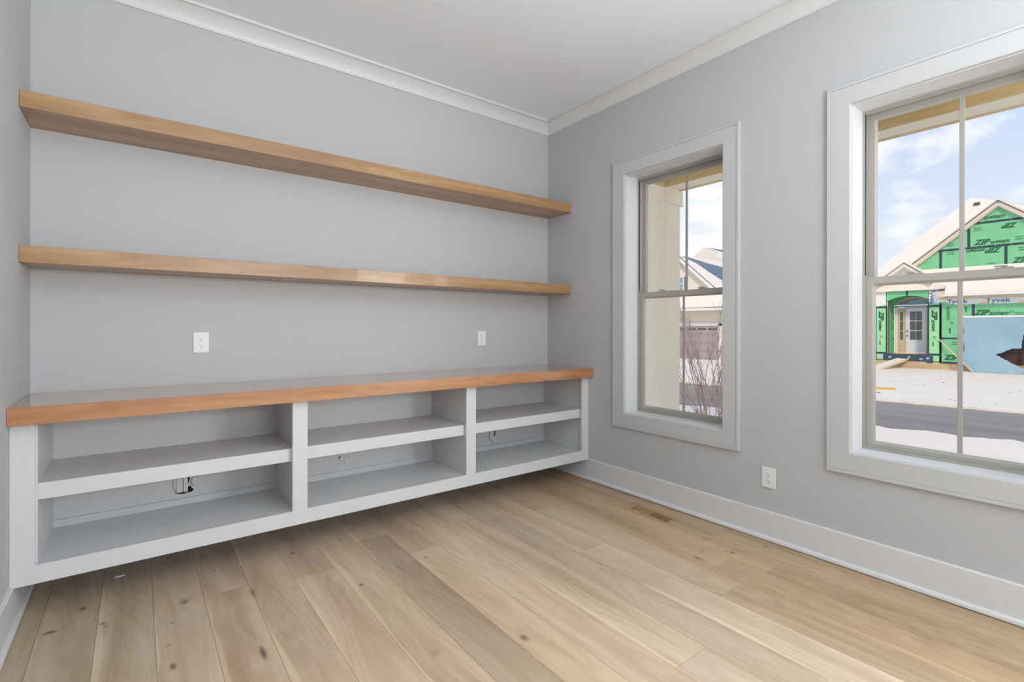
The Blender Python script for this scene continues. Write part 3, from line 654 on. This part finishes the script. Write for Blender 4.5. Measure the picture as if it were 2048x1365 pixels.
pa = lambda y, z: min(panels, key=lambda o: (Vector((o.location.x, o.location.y, o.location.z + .4)) + HS.location - Vector((GX, *G(y, z)))).length)
hp('wall_core', M['navy'], L0([(-7, G(0, 3.75)[1]), (7, G(0, 3.75)[1]), (7, 8), (-7, 8)]), GX + .0125, .2)
def tape_v(y, z0, z1, X, wd=.10): return hr('seam_tape', M['tape'], y - wd / 2, y + wd / 2, z0, z1, X - .0015, .0014)
def tape_h(z, y0, y1, X, wd=.10): return hr('seam_tape', M['tape'], y0, y1, z - wd / 2, z + wd / 2, X - .0017, .0014)
for (y, z0, z1) in ((1.88, 4.78, 5.57), (2.83, 3.86, 4.68), (.72, 3.86, 4.68), (-.25, 4.78, 5.6), (-1.4, 3.86, 4.4)):
    a = G(y, z0); b_ = G(y, z1); tape_v(a[0], a[1], b_[1], GX)
for z in (4.73, 5.77):
    h = G(0, z)[1]; hw = (pk[1] - h) / sl; tape_h(h, pk[0] - hw + .03, pk[0] + hw - .03, GX)
hr('flashing', M['navy'], G(-3, 0)[0], G(2.8, 0)[0], G(0, 3.84)[1], G(0, 3.93)[1], GX - .002, .0015)
def on_gable(fn, y, z, *a, **k):
    yy, zz = G(y, z); p_ = pa(y, z); fn(p_, yy, zz, GX, *a, **k)
on_gable(zip_mark, 1.70, 4.84, 1.0, 0); on_gable(zip_mark, .86, 4.66, 1.0, 180); on_gable(zip_mark, .52, 3.95, 1.0, 0)
on_gable(zip_mark, .40, 5.62, .9, 180, part='ZIP'); on_gable(zip_mark, 1.42, 5.90, 1.1, 0, part='system'); on_gable(zip_mark, -.2, 4.84, 1, 0)
for q_ in ((1.72, 5.55), (.45, 5.0), (.36, 4.55), (2.6, 4.62), (2.62, 5.0), (1.28, 3.98)): on_gable(small_print, q_[0], q_[1])
# rake boards and roof slabs of the gable
def rake(y0, z0, y1, z1, drop, X0, X1, name, material, parent=HS):
    n_ = [(y0, z0), (y1, z1), (y1, z1 - drop), (y0, z0 - drop)]; return MB().prism(n_, 'x', X0, X1).build(name, material, parent)
P0 = G(.94, 6.63); PL = G(4.05, 4.05); PR = (2 * P0[0] - PL[0], PL[1])
for (e, s_) in ((PL, 1), (PR, -1)):
    rake(P0[0], P0[1] - .04, e[0], e[1] - .04, .20, GX - .16, GX - .13, 'rake_board', M['fascia'])
    rake(P0[0], P0[1], e[0], e[1], .045, GX - .18, GX + 6, 'roof_deck', M['darkedge'])
    rake(P0[0], P0[1] - .24, e[0], e[1] - .24, .03, GX - .13, GX - .001, 'soffit', M['fascia'])
    rake(P0[0], P0[1] + .10, e[0], e[1] + .10, .095, GX - .10, GX + 6, 'roof_snow', M['snow'])
hr('ridge_cap', M['bluewin'], P0[0] - .06, P0[0] + .06, P0[1] - .14, P0[1] - .02, GX - .17, .01)
# main hip roof behind, snow covered
hip = [(29.4, 6.13, 3.36), (29.4, -8.0, 3.36), (34.4, -.6, 7.903), (34.4, 2.71, 7.903)]
e0 = Vector((30.172, 5.611, 4.064)); e1 = Vector((34.4, 2.71, 7.903)); dd = (e0 - e1).normalized(); ftp = e0 + dd * ((e0.z - 3.2) / -dd.z)
hipL = ftp; A_ = e1; B_ = Vector((33.4, .4, 6.99)); A2 = Vector((36.5, 1.2, 7.6))
mbh = MB(); botz = 3.05
v_ = [hipL, A_, Vector((33.937, 1.627, 7.483)), Vector((31.0, -2.9, 4.816)), Vector((29.22, -5.6, 3.2)), Vector((40, 6.5, 3.2)), Vector((40, -5.6, 3.2))]
v_ += [Vector((p.x, p.y, 3.0)) for p in (v_[0], v_[4], v_[5], v_[6])]
mbh.add(v_, [(0, 4, 3, 2, 1), (0, 1, 5), (1, 2, 3, 4, 6, 5), (0, 7, 8, 4), (0, 5, 9, 7), (5, 6, 10, 9), (4, 8, 10, 6), (7, 9, 10, 8)])
mbh.build('main_roof_snow', M['snow'], HS)
MB().hexa([(33.80, 2.50, 7.36), (33.80, 2.28, 7.36), (33.92, 2.28, 7.47), (33.92, 2.50, 7.47)], [(33.72, 2.50, 7.42), (33.72, 2.28, 7.42), (33.84, 2.28, 7.53), (33.84, 2.50, 7.53)]).build('roof_vent', M['darkedge'], HS)

# lower eave over the garage, with snow, fascia and soffit
EX = 28.85; Ee = GP(EX)
ze, zt_ = Ee(0, 2.80)[1], G(0, 3.82)[1]; yl = Ee(2.70, 0)[0]
MB().hexa([(EX, -8, ze - .02), (EX, yl, ze - .02), (GX, yl + .02, zt_ - .02), (GX, -8, zt_ - .02)], [(EX, -8, ze + .07), (EX, yl, ze + .07), (GX, yl + .02, zt_ + .07), (GX, -8, zt_ + .07)]).build('eave_snow', M['snow'], HS)
hr('eave_fascia', M['whitepaint'], -8, yl + .01, ze - .13, ze - .02, EX, .03)
MB().box(EX + .03, HX - .002, -8, yl, ze - .125, ze - .105).build('eave_soffit', M['fascia'], HS)
hr('frieze_board', M['fascia'], -8, 2.86, 2.52, 2.70, HX - .035, .03)
MB().box(EX + .0, HX, yl + .012, yl + .30, ze - .16, ze + .12).build('eave_return', M['fascia'], HS)
MB().box(EX - .02, HX, yl + .012, yl + .34, ze + .12, ze + .16).build('return_flashing', M['darkedge'], HS)

# garage wall: sheathing, wrap band, tapes
gw = hr('sheathing_panel', M['green'], 1.733, 2.82, .784, 2.42)
gw2 = hr('sheathing_panel', M['green'], 1.733, 2.82, -.30, .776)
gw3 = hr('sheathing_panel', M['green'], -3.0, 1.727, 1.52, 2.42)
hr('wall_core', M['found'], 1.9, 2.82, -.29, 2.8, HX + .031, .2); hr('wall_core', M['found'], -6, 1.9, 1.55, 2.8, HX + .031, .2)
hr('sheathing_panel', M['green'], -6.2, -3.005, -.3, 2.42)
tape_v(1.73, 1.7, 2.30, HX); tape_h(.78, 1.9, 2.80, HX, .08); tape_v(2.83, -.33, 2.34, HX, .09); tape_h(-.30, 1.7, 2.8, HX, .07)
wp = hp('wrap_band', M['wrap'], [(-6, 2.31), (2.3, 2.285), (2.52, 2.33), (2.7, 2.43), (2.86, 2.40), (2.87, 2.56), (-6, 2.56)], HX - .008, .006)
for (y, sz) in ((2.60, .24), (1.34, .27), (.05, .27)):
    text('Tyvek', sz, y, 2.345, HX - .008, M['blueink'], wp, 0, 0, .004, 1.15)
for y in (1.55, .35): hr('print_mark', M['orangeink'], y - .32, y, 2.295 + .012, 2.345, HX - .0095, .001, wp)
zip_mark(gw3, 1.70, 1.82, HX, .95); zip_mark(gw2, 2.70, -.17, HX, 1.0, part='ZIP'); small_print(gw3, .45, 1.86, HX); text('E1', .16, .62, 1.88, HX, M['greenink'], gw3)
text('system', .22, 2.62, 2.22, HX, M['greenink'], gw, -90, .3, .002); text('E1', .16, 2.5, 1.55, HX, M['greenink'], gw, -90); small_print(gw, 2.52, 1.25, HX, 1, -90)
small_print(gw2, 2.45, .60, HX); small_print(gw, 1.98, 2.2, HX, 1, -90)
# foundation strip
hr('foundation', M['found'], -6, 2.84, GZ - .2, -.31, HX + .04, .2)
fd = hr('foundation', M['found'], 2.84, 6.4, GZ - .2, -.31, HX + .005, .2)
# garage interior behind the torn tarp
gi = MB()
for k in range(9): hr('interior_board', M['browndoor'], -6, 2.6, GZ + k * .27 + .005, GZ + k * .27 + .262, HX + .9, .03)  # garage wood in shade, its darkness put into the brown
hr('interior_backing', M['browndoor'], -6, 2.6, GZ, 1.8, HX + .94, .05)
# entry: pilasters, arched header, wraps
for (a, b_, cy0) in ((4.885, 5.255, 5.22), (2.872, 3.232, 3.19)):
    p_ = hr('sheathing_panel', M['greenpale'], a, b_, .085, 2.20); tape_h(2.245, a - .03, b_ + .03, HX, .085); tape_h(.035, a - .04, b_ + .04, HX, .09)
    hr('sheathing_panel', M['green'], a, b_, 2.29, 2.45)
    hr('sheathing_panel', M['greenpale'], a, b_ , -.27, -.005)
    zip_mark(p_, b_ - .10, 2.05, HX, .85, -90); text('E1', .14, b_ - .14, .88, HX, M['greenink'], p_, -90, .1); small_print(p_, b_ - .13, .62, HX, .8, -90)
    tape_v(a - .035, -.33, 2.3, HX, .07); tape_v(b_ + .035, -.33, 2.3, HX, .07)
    hr('wall_core', M['navy'], a - .05, b_ + .05, -.3, 3.3, HX + .031, .25)
hp('wrap_band', M['wrap'], [(4.88, 2.37), (5.28, 2.30), (5.30, 3.35), (4.88, 3.35)], HX - .006, .005)
wr = hp('wrap_band', M['wrap'], [(2.86, 2.42), (2.88, 2.36), (3.10, 2.38), (3.24, 2.44), (3.24, 3.45), (2.86, 3.45)], HX - .006, .005)
text('Tyvek', .24, 3.20, 3.03, HX - .006, M['blueink'], wr, -90, 0, .004, 1.15)
arch = []
for k in range(17):
    t = k / 16; y = 4.85 + (3.26 - 4.85) * t; arch.append((y, 2.52 + .22 * math.sin(math.pi * t) ** .8 + .05 * t))
hA = hp('arched_header', M['green'], [(y, z) for y, z in arch if y >= 4.06] + [(4.06, 2.79), (4.06, 3.6), (4.85, 3.6)], HX, .03)
hB = hp('arched_header', M['green'], [(4.054, 3.6), (4.054, 2.79)] + [(y, z) for y, z in arch if y < 4.06] + [(3.26, 3.6)], HX, .03)
tape_v(4.057, 2.78, 3.5, HX, .08); text('ZIP', .2, 4.72, 3.0, HX, M['greenink'], hA, 0, .35, .01); small_print(hB, 3.9, 3.08, HX)
hr('flashing', M['navy'], 3.245, 4.87, -.30, .02, HX - .004, .2)
for (y, r_) in ((4.78, 20), (4.45, -30), (4.02, 35), (3.62, -15), (3.34, 25)):
    text('e', .20, y, -.22, HX - .004, M['paleink'], HS, r_, .2, .006, 1.4, name='flashing_print')
for (y, z) in ((3.27, -.36), (4.93, -.30)): hr('flashing_patch', M['navy'], y - .18, y + .06, z, z + .34, HX - .006, .0015)
# recess: side wall, door plane, floor, lid
DX = 30.25; Q = GP(DX)
MB().box(HX + .03, DX, 4.86, 4.90, -.3, 3.3).build('recess_side', M['greendeep'], HS)
MB().box(HX + .001, HX + .029, 4.80, 4.842, .03, 2.50).build('recess_stud', M['lumber'], HS)
MB().box(HX + .03, DX, 3.20, 3.24, -.3, 3.3).build('recess_side', M['greendeep'], HS)
MB().box(HX + .2, DX + .05, 3.24, 4.86, -.30, .0).build('recess_floor', M['lumber'], HS)
MB().box(HX + .03, DX, 3.24, 4.86, 2.95, 3.0).build('recess_lid', M['fascia'], HS)
yl_ = Q(4.56, 0)[0]
dg_ = hr('sheathing_panel', M['greendeep'], yl_, 5.2, -.2, 3.1, DX, .03)
for z in (1.72, .74): a = Q(4.8, z); tape_h(a[1], yl_, 5.2, DX, .08)
text('ZIP', .24, Q(4.76, 0)[0], Q(0, 1.50)[1], DX, M['greenink'], dg_, -90, .3, .01)
hr('sheathing_panel', M['greendeep'], 2.9, yl_ - .005, Q(0, 2.33)[1], 3.1, DX + .02, .03)
def qr(name, material, y0, y1, z0, z1, dx=0, th=.03, parent=HS):
    a = Q(y0, z0); b_ = Q(y1, z1); return hr(name, material, a[0], b_[0], a[1], b_[1], DX + dx, th, parent)
qr('door_trim', M['whitepaint'], 4.41, 4.53, .05, 2.26, -.03, .04)
qr('door_trim', M['bluewin'], 3.20, 4.56, 2.22, 2.30, -.05, .06)
qr('door_casing', M['doorcasing'], 4.13, 4.41, .04, 2.20, -.01, .03)
sd_ = qr('sidelight', M['doorcasing'], 4.17, 4.37, .14, 2.12, -.02, .02)
for z0, z1 in ((.68, 1.10), (1.13, 1.55), (1.58, 2.0)): qr('pane', M['paneDark'], 4.20, 4.31, z0, z1, -.023, .004, sd_)
for (z0) in (.30, .46): qr('panel_line', M['fascia'], 4.20, 4.33, z0, z0 + .01, -.022, .003, sd_)
qr('door_casing', M['doorcasing'], 4.08, 4.13, .04, 2.20, -.035, .04); qr('door_casing', M['doorcasing'], 3.27, 3.35, .04, 2.20, -.035, .04)
qr('door_casing', M['doorcasing'], 3.27, 4.13, 2.16, 2.22, -.036, .04)
dr = qr('entry_door', M['doorwhite'], 3.35, 4.08, .12, 2.16, -.01, .03)
for i in range(3):
    for j in range(2):
        ya_ = 3.94 - j * .232; za_ = .69 + i * .455
        qr('pane', M['paneDark'], ya_ - .215, ya_, za_, za_ + .42, -.014, .004, dr)
for (y, z) in ((4.03, 1.10), (4.03, .89)):
    a = Q(y, z); MB().tube((DX - .01, *a), (DX - .07, *a), .03, .025, 10).build('door_knob', M['slot'], dr)
for z0 in (.30, .45): qr('panel_line', M['whitepaint'], 3.45, 3.98, z0, z0 + .012, -.013, .004, dr)
qr('threshold', M['lumber'], 3.2, 4.5, .0, .10, -.10, .12)
# arched transom
tp = []
for k in range(15):
    t = k / 14; tp.append((4.42 - 1.2 * t, 2.33 + .36 * math.sin(math.pi * (.06 + .80 * t)) ** .75))
outer = [Q(*p) for p in tp] + [Q(3.22, 2.33), Q(4.42, 2.33)][:1] + [Q(4.42, 2.33)]
hp('transom_frame', M['fascia'], outer, DX - .03, .03)
inner = [Q(4.42 - .06 - 1.08 * k / 12, 2.36 + .27 * math.sin(math.pi * (.06 + .80 * k / 12)) ** .75) for k in range(13)]
hp('transom_pane', M['paneDark'], inner + [Q(3.28, 2.36), Q(4.36, 2.36)], DX - .034, .003)
hp('transom_pane', M['bluewin'], [Q(4.05, 2.37), Q(3.9, 2.53), Q(3.6, 2.58), Q(3.3, 2.52), Q(3.3, 2.37)], DX - .0365, .002)
# small entry gable
sp = (4.09, 4.27)
for s_, e in ((1, (5.1, 3.48)), (-1, (3.08, 3.48))):
    rake(sp[0], sp[1], e[0], e[1], .17, HX - .35, HX - .32, 'rake_board', M['cream']); rake(sp[0], sp[1] + .03, e[0], e[1] + .03, .03, HX - .37, HX + 1.2, 'roof_deck', M['darkedge'])
    rake(sp[0], sp[1] + .08, e[0], e[1] + .08, .045, HX - .33, HX + 1.2, 'roof_snow', M['snow']); rake(sp[0], sp[1] - .17, e[0], e[1] - .17, .03, HX - .32, HX, 'soffit', M['cream'])
hp('gable_infill', M['wrap'], [(4.09, 4.07), (4.85, 3.5), (3.33, 3.5)], HX - .03, .02)
# wall left of the entry
hr('sheathing_panel', M['green'], 5.33, 6.6, -.3, 2.25); hr('wall_core', M['navy'], 5.3, 6.6, -.32, 3.2, HX + .031, .2); tape_h(1.6, 5.3, 6.6, HX, .1); tape_h(.75, 5.3, 6.6, HX, .06)
hr('wrap_band', M['wrap'], 5.31, 6.6, 2.26, 3.0, HX - .004, .003)
MB().box(28.95, HX - .01, 5.36, 6.8, 2.78, 2.98).build('eave_return', M['cream'], HS); MB().box(28.9, HX - .01, 5.33, 6.8, 2.98, 3.03).build('return_flashing', M['darkedge'], HS)

# tarp over the garage opening, torn at its lower right
def in_poly(p, poly):
    c = False
    for i in range(len(poly)):
        a, b_ = poly[i], poly[i - 1]
        if (a[1] > p[1]) != (b_[1] > p[1]) and p[0] < (b_[0] - a[0]) * (p[1] - a[1]) / (b_[1] - a[1]) + a[0]: c = not c
    return c
tear = [(1.0, .14), (.80, .22), (.52, .39), (.24, .40), (.20, .95), (-.4, 1.35), (-2.2, 1.3), (-2.3, -.62), (-.5, -.60), (.19, -.40)]
NY, NZ = 150, 80; vs = []; fs = []
zt0, zb0 = 1.745, -.64
for j in range(NZ + 1):
    v = j / NZ; z = zt0 + (zb0 - zt0) * v
    yL = 2.04 + .035 * math.sin(v * 19) + .03 * math.sin(v * 7 + 1) - (.36 * max(0, v - .82) / .18)
    for i in range(NY + 1):
        u = i / NY; y = yL + (-3.3 - yL) * u
        x = HX - .06 - .35 * v ** 1.5 * (1 - .5 * u) - .05 * math.sin((y + z * .8) * 2.1 + .6) * v - .012 * math.sin((y * 1.1 - z * 1.7) * 3.7 + math.sin(y * 2.3)) * v ** .5 - .006 * math.sin(y * 6 + 2 * math.sin(z * 3))
        vs.append((x, y, z + .006 * math.sin(y * 9)))
tq = []
for j in range(NZ):
    for i in range(NY):
        a = j * (NY + 1) + i; c = [sum(vs[k][t] for k in (a, a + 1, a + NY + 1, a + NY + 2)) / 4 for t in (1, 2)]
        if in_poly(c, tear): continue
        tq.append((a, a + NY + 1, a + NY + 2, a + 1))
tp_ = empty('plastic_tarp', (HX - .3, .0, GZ)); tag(tp_, 'pale blue torn plastic sheet hung over the garage opening of the green house', 'tarp')
so = MB().add(vs, tq).build('sheet', M['tarp'], tp_, normals=False, smooth=True)
sm = so.modifiers.new('thick', 'SOLIDIFY'); sm.thickness = .004
bx('batten', M['wrap'], tp_, HX - .075, HX - .035, -3.3, 2.05, 1.70, 1.775)
hr('door_edge_trim', M['bluewin'], .02, .16, -.6, 1.6, HX + .4, .05)

# boards outside the green house
def board(name, p0, p1, wvec, th, label, material=M['lumber']):
    p0, p1, wv = Vector(p0), Vector(p1), Vector(wvec); d = (p1 - p0).normalized(); n_ = d.cross(wv).normalized() * th
    o = MB().hexa([p0, p0 + wv, p1 + wv, p1], [p0 + n_, p0 + wv + n_, p1 + wv + n_, p1 + n_]).build(name, material); tag(o, label, 'board'); return o
board('leaning_board', (HX - .08, 2.80, .70), (28.75, 1.60, GZ + .02), (0, .085, .085), .04, 'bare board leaning against the green wall beside the blue sheet')
board('ramp_board', (HX - .05, 4.05, -.20), (27.4, 4.62, GZ + .03), (.02, .42, 0), .04, 'wide snowy board laid as a ramp to the front door', M['snow'])
board('ramp_edge_board', (HX - .05, 3.98, -.20), (27.4, 4.52, GZ + .03), (0, .06, 0), .06, 'narrow bare board along the right edge of the snowy ramp')

# ------------------------------------------------------------------ neighbouring house with the mauve garage door
NX = 27.37; NH = empty('neighbour_house', (NX, 14, GZ)); tag(NH, 'cream gabled house with mauve garage door and patchy snow on its roof', 'house')
ap = (14.79, 5.62); k2 = .877; ey = 11.2; ez = ap[1] - k2 * (ap[0] - ey)
wallpoly = [(ap[0], ap[1] - .12), (ey + .35, ez + .35 * k2 - .15), (ey + .35, GZ - .1), (2 * ap[0] - ey - .35, GZ - .1), (2 * ap[0] - ey - .35, ez + .35 * k2 - .15)]
hp('gable_wall', M['cream'], wallpoly, NX, 5.4, NH)
for s_ in (1, -1):
    e = (ap[0] - s_ * (ap[0] - ey), ez)
    rake(ap[0], ap[1], e[0], e[1], .26, NX - .34, NX - .30, 'rake_board', M['whitepaint'], NH)
    rake(ap[0], ap[1] + .05, e[0], e[1] + .05, .05, NX - .36, NX + 5.5, 'shingle_roof', M['shingle'], NH)
    rake(ap[0], ap[1] - .12, e[0], e[1] - .12, .03, NX - .30, NX - .001, 'soffit', M['fascia'], NH)
# snow lying on the lower part of the slope facing the camera, leaving a dark band
def sp_(x, y, lift): return (x, y, ap[1] + .05 - k2 * (ap[0] - y) + lift)
edge = [(27.05, 14.76), (27.6, 14.60), (28.15, 14.46), (28.5, 14.2), (28.9, 13.75), (29.0, 13.2), (29.1, 12.7), (29.1, 12.2), (29.0, 11.18)]
lower = [(27.03, 14.74)] + edge + [(27.03, 11.18)]
top_ = [sp_(x, y, .06) for x, y in lower]; bot_ = [sp_(x, y, .002) for x, y in lower]; n = len(lower)
# the visible dark band lies between the ridge snow and this sheet
band = [(27.03, 14.70), (28.0, 14.25), (28.3, 13.6), (28.75, 12.96), (27.9, 12.45), (27.45, 12.1), (27.2, 11.19), (27.03, 11.19)]
top_ = [sp_(x, y, .06) for x, y in band]; bot_ = [sp_(x, y, .002) for x, y in band]; n = len(band)
MB().add(top_ + bot_, [list(range(n)), list(range(n, 2 * n))[::-1]] + [(i, (i + 1) % n, n + (i + 1) % n, n + i) for i in range(n)]).build('roof_snow', M['snow'], NH)
rid = [(27.9, 14.78), (32.8, 14.78), (32.8, 14.25), (31.1, 14.25), (29.6, 14.45), (28.6, 14.66)]
top_ = [sp_(x, y, .07) for x, y in rid]; bot_ = [sp_(x, y, .002) for x, y in rid]; n = len(rid)
MB().add(top_ + bot_, [list(range(n)), list(range(n, 2 * n))[::-1]] + [(i, (i + 1) % n, n + (i + 1) % n, n + i) for i in range(n)]).build('roof_snow', M['snow'], NH)
# front skirt roof over the garage with snow, fascia
MB().hexa([(26.5, 10.8, 2.42), (26.5, 18.8, 2.42), (NX, 18.8, 3.55), (NX, 10.8, 3.55)], [(26.5, 10.8, 2.50), (26.5, 18.8, 2.50), (NX, 18.8, 3.63), (NX, 10.8, 3.63)]).build('skirt_roof_snow', M['snow'], NH)
hr('skirt_fascia', M['whitepaint'], 10.8, 18.8, 2.24, 2.40, 26.5, .03, NH); hr('gutter_shadow_edge', M['shingle'], 10.8, 12.7, 2.40, 2.43, 26.47, .04, NH)  # thin dark line along the right part of the gutter
MB().box(26.53, NX - .002, 10.8, 18.8, 2.22, 2.24).build('skirt_soffit', M['fascia'], NH)
gd = hr('garage_door', M['garage'], 12.36, 17.4, GZ, 1.33, NX - .05, .04, NH)
for k in range(4): hr('door_panel', M['garage'], 12.40, 17.36, GZ + .03 + k * .49, GZ + .50 + k * .49, NX - .065, .014, gd)
for k in range(7): hr('pane', M['paneDark'], 12.44 + k * .69, 12.44 + k * .69 + .55, 1.10, 1.24, NX - .068, .003, gd)
hr('door_surround', M['whitepaint'], 12.18, 12.34, GZ, 1.5, NX - .07, .06, NH); hr('door_surround', M['whitepaint'], 12.18, 17.6, 1.35, 1.55, NX - .07, .06, NH)
hr('stone_veneer', M['stone'], 11.5, 12.17, GZ, 1.0, NX - .08, .07, NH)
wn2 = hr('gable_window', M['whitepaint'], 14.66, 15.6, 3.52, 4.42, NX - .05, .04, NH)
for k in range(2):
    hr('pane', M['bluewin'], 14.71, 15.1, 3.58 + k * .41, 3.58 + k * .41 + .36, NX - .055, .004, wn2)
hr('shutter', M['darkedge'], 14.42, 14.60, 3.50, 4.40, NX - .05, .04, NH)
# roof further back
BH = empty('far_roofed_house', (34, 18, GZ)); tag(BH, 'snow-covered taller roof rising behind the cream neighbour house', 'house')
bap = (16.8, 7.06)
hp('far_wall', M['cream'], [(16.8, 7.0), (13.6, 4.6), (13.6, GZ), (20.0, GZ), (20.0, 4.6)], 33.05, 8, BH)
MB().hexa([(33.0, 16.8, 7.06), (33.0, 13.2, 4.55), (33.0, 13.2, 4.35), (33.0, 16.8, 5.9)], [(42.0, 16.8, 7.06), (42.0, 13.2, 4.55), (42.0, 13.2, 4.35), (42.0, 16.8, 5.9)]).build('far_roof_snow', M['snow'], BH)
MB().hexa([(33.0, 16.8, 7.06), (33.0, 20.4, 4.55), (33.0, 20.4, 4.35), (33.0, 16.8, 5.9)], [(42.0, 16.8, 7.06), (42.0, 20.4, 4.55), (42.0, 20.4, 4.35), (42.0, 16.8, 5.9)]).build('far_roof_snow', M['snow'], BH)
def fr_pt(x, y, l=0.0): return (x, y, 7.06 - .697 * (16.8 - y) + l)
for poly in ([(33.3, 16.72), (33.45, 16.72), (33.75, 16.1)], [(33.9, 16.79), (42, 16.79), (42, 16.3), (35.0, 16.35)], [(33.3, 14.8), (33.8, 15.2), (35.2, 15.2), (37, 14.7), (34, 14.5)]):
    n = len(poly); a = [fr_pt(x, y, .02) for x, y in poly]; b_ = [fr_pt(x, y, -.03) for x, y in poly]
    MB().add(a + b_, [list(range(n)), list(range(n, 2 * n))[::-1]] + [(i, (i + 1) % n, n + (i + 1) % n, n + i) for i in range(n)]).build('bare_shingles', M['shingle'], BH)

# ------------------------------------------------------------------ bare shrubs
def shrub(base, seed, nst, targets, label):
    rs = random.Random(seed); t = empty('bare_shrub', (base[0], base[1], GZ)); tag(t, label, 'shrub', None)
    for i in range(nst):
        if i < len(targets): ty, hgt = targets[i]
        else: ty, hgt = rs.uniform(-.8, .8), rs.uniform(1.2, 2.3)
        mb = MB(); p = Vector((base[0] + rs.uniform(-.10, .10), base[1] + rs.uniform(-.10, .10), GZ))
        end = Vector((base[0] + rs.uniform(-.5, .5), base[1] + ty, GZ + hgt)); n = 8; prev = p; r0 = rs.uniform(.007, .012)
        side = Vector((rs.uniform(-.1, .1), rs.uniform(-.12, .12), 0)); pts = [p]
        for k in range(1, n + 1):
            f = k / n; c = p.lerp(end, f) + side * math.sin(math.pi * f) + Vector((rs.uniform(-1, 1), rs.uniform(-1, 1), 0)) * .018
            c.z += .10 * math.sin(math.pi * f); mb.tube(prev, c, r0 * (1 - .75 * (k - 1) / n), r0 * (1 - .75 * k / n), 5, False); prev = c; pts.append(c)
        d0 = (end - p).normalized()
        for k in range(2, n + 1):
            for _ in range(3 + (k > 4)):
                q0 = pts[k - 1].lerp(pts[k], rs.random()); dr_ = (d0 + Vector((rs.uniform(-1, 1), rs.uniform(-1, 1), rs.uniform(-.3, .5))) * .75).normalized(); ln = rs.uniform(.12, .42)
                q1 = q0 + dr_ * ln * .55; dr2 = (dr_ + Vector((rs.uniform(-.5, .5), rs.uniform(-.5, .5), .25))).normalized(); q2 = q1 + dr2 * ln * .45
                mb.tube(q0, q1, .0034, .0028, 3, False); mb.tube(q1, q2, .0028, .0018, 3, False)
                if rs.random() < .6:
                    q3 = q1 + (dr_ + Vector((rs.uniform(-1, 1), rs.uniform(-1, 1), .1))).normalized() * ln * .35; mb.tube(q1, q3, .0024, .0016, 3, False)
        mb.build('stem', M['twig'], t, normals=False)
shrub((10.0, 2.56), 21, 16, [(1.0, 1.4), (1.3, 1.2), (.8, 2.0), (.5, 2.35), (.65, 2.3), (.15, 1.9), (-.1, 1.8), (.3, 2.1), (1.5, 1.0), (.0, 1.9)], 'bare multi-stemmed shrub in the snow just right of the porch column')
shrub((10.25, 2.28), 33, 12, [(.0, 2.2), (-.1, 2.4), (.15, 2.2), (.35, 1.6), (-.4, 2.3), (-.6, 2.0)], 'bare shrub seen at the right edge of the window nearer the corner')
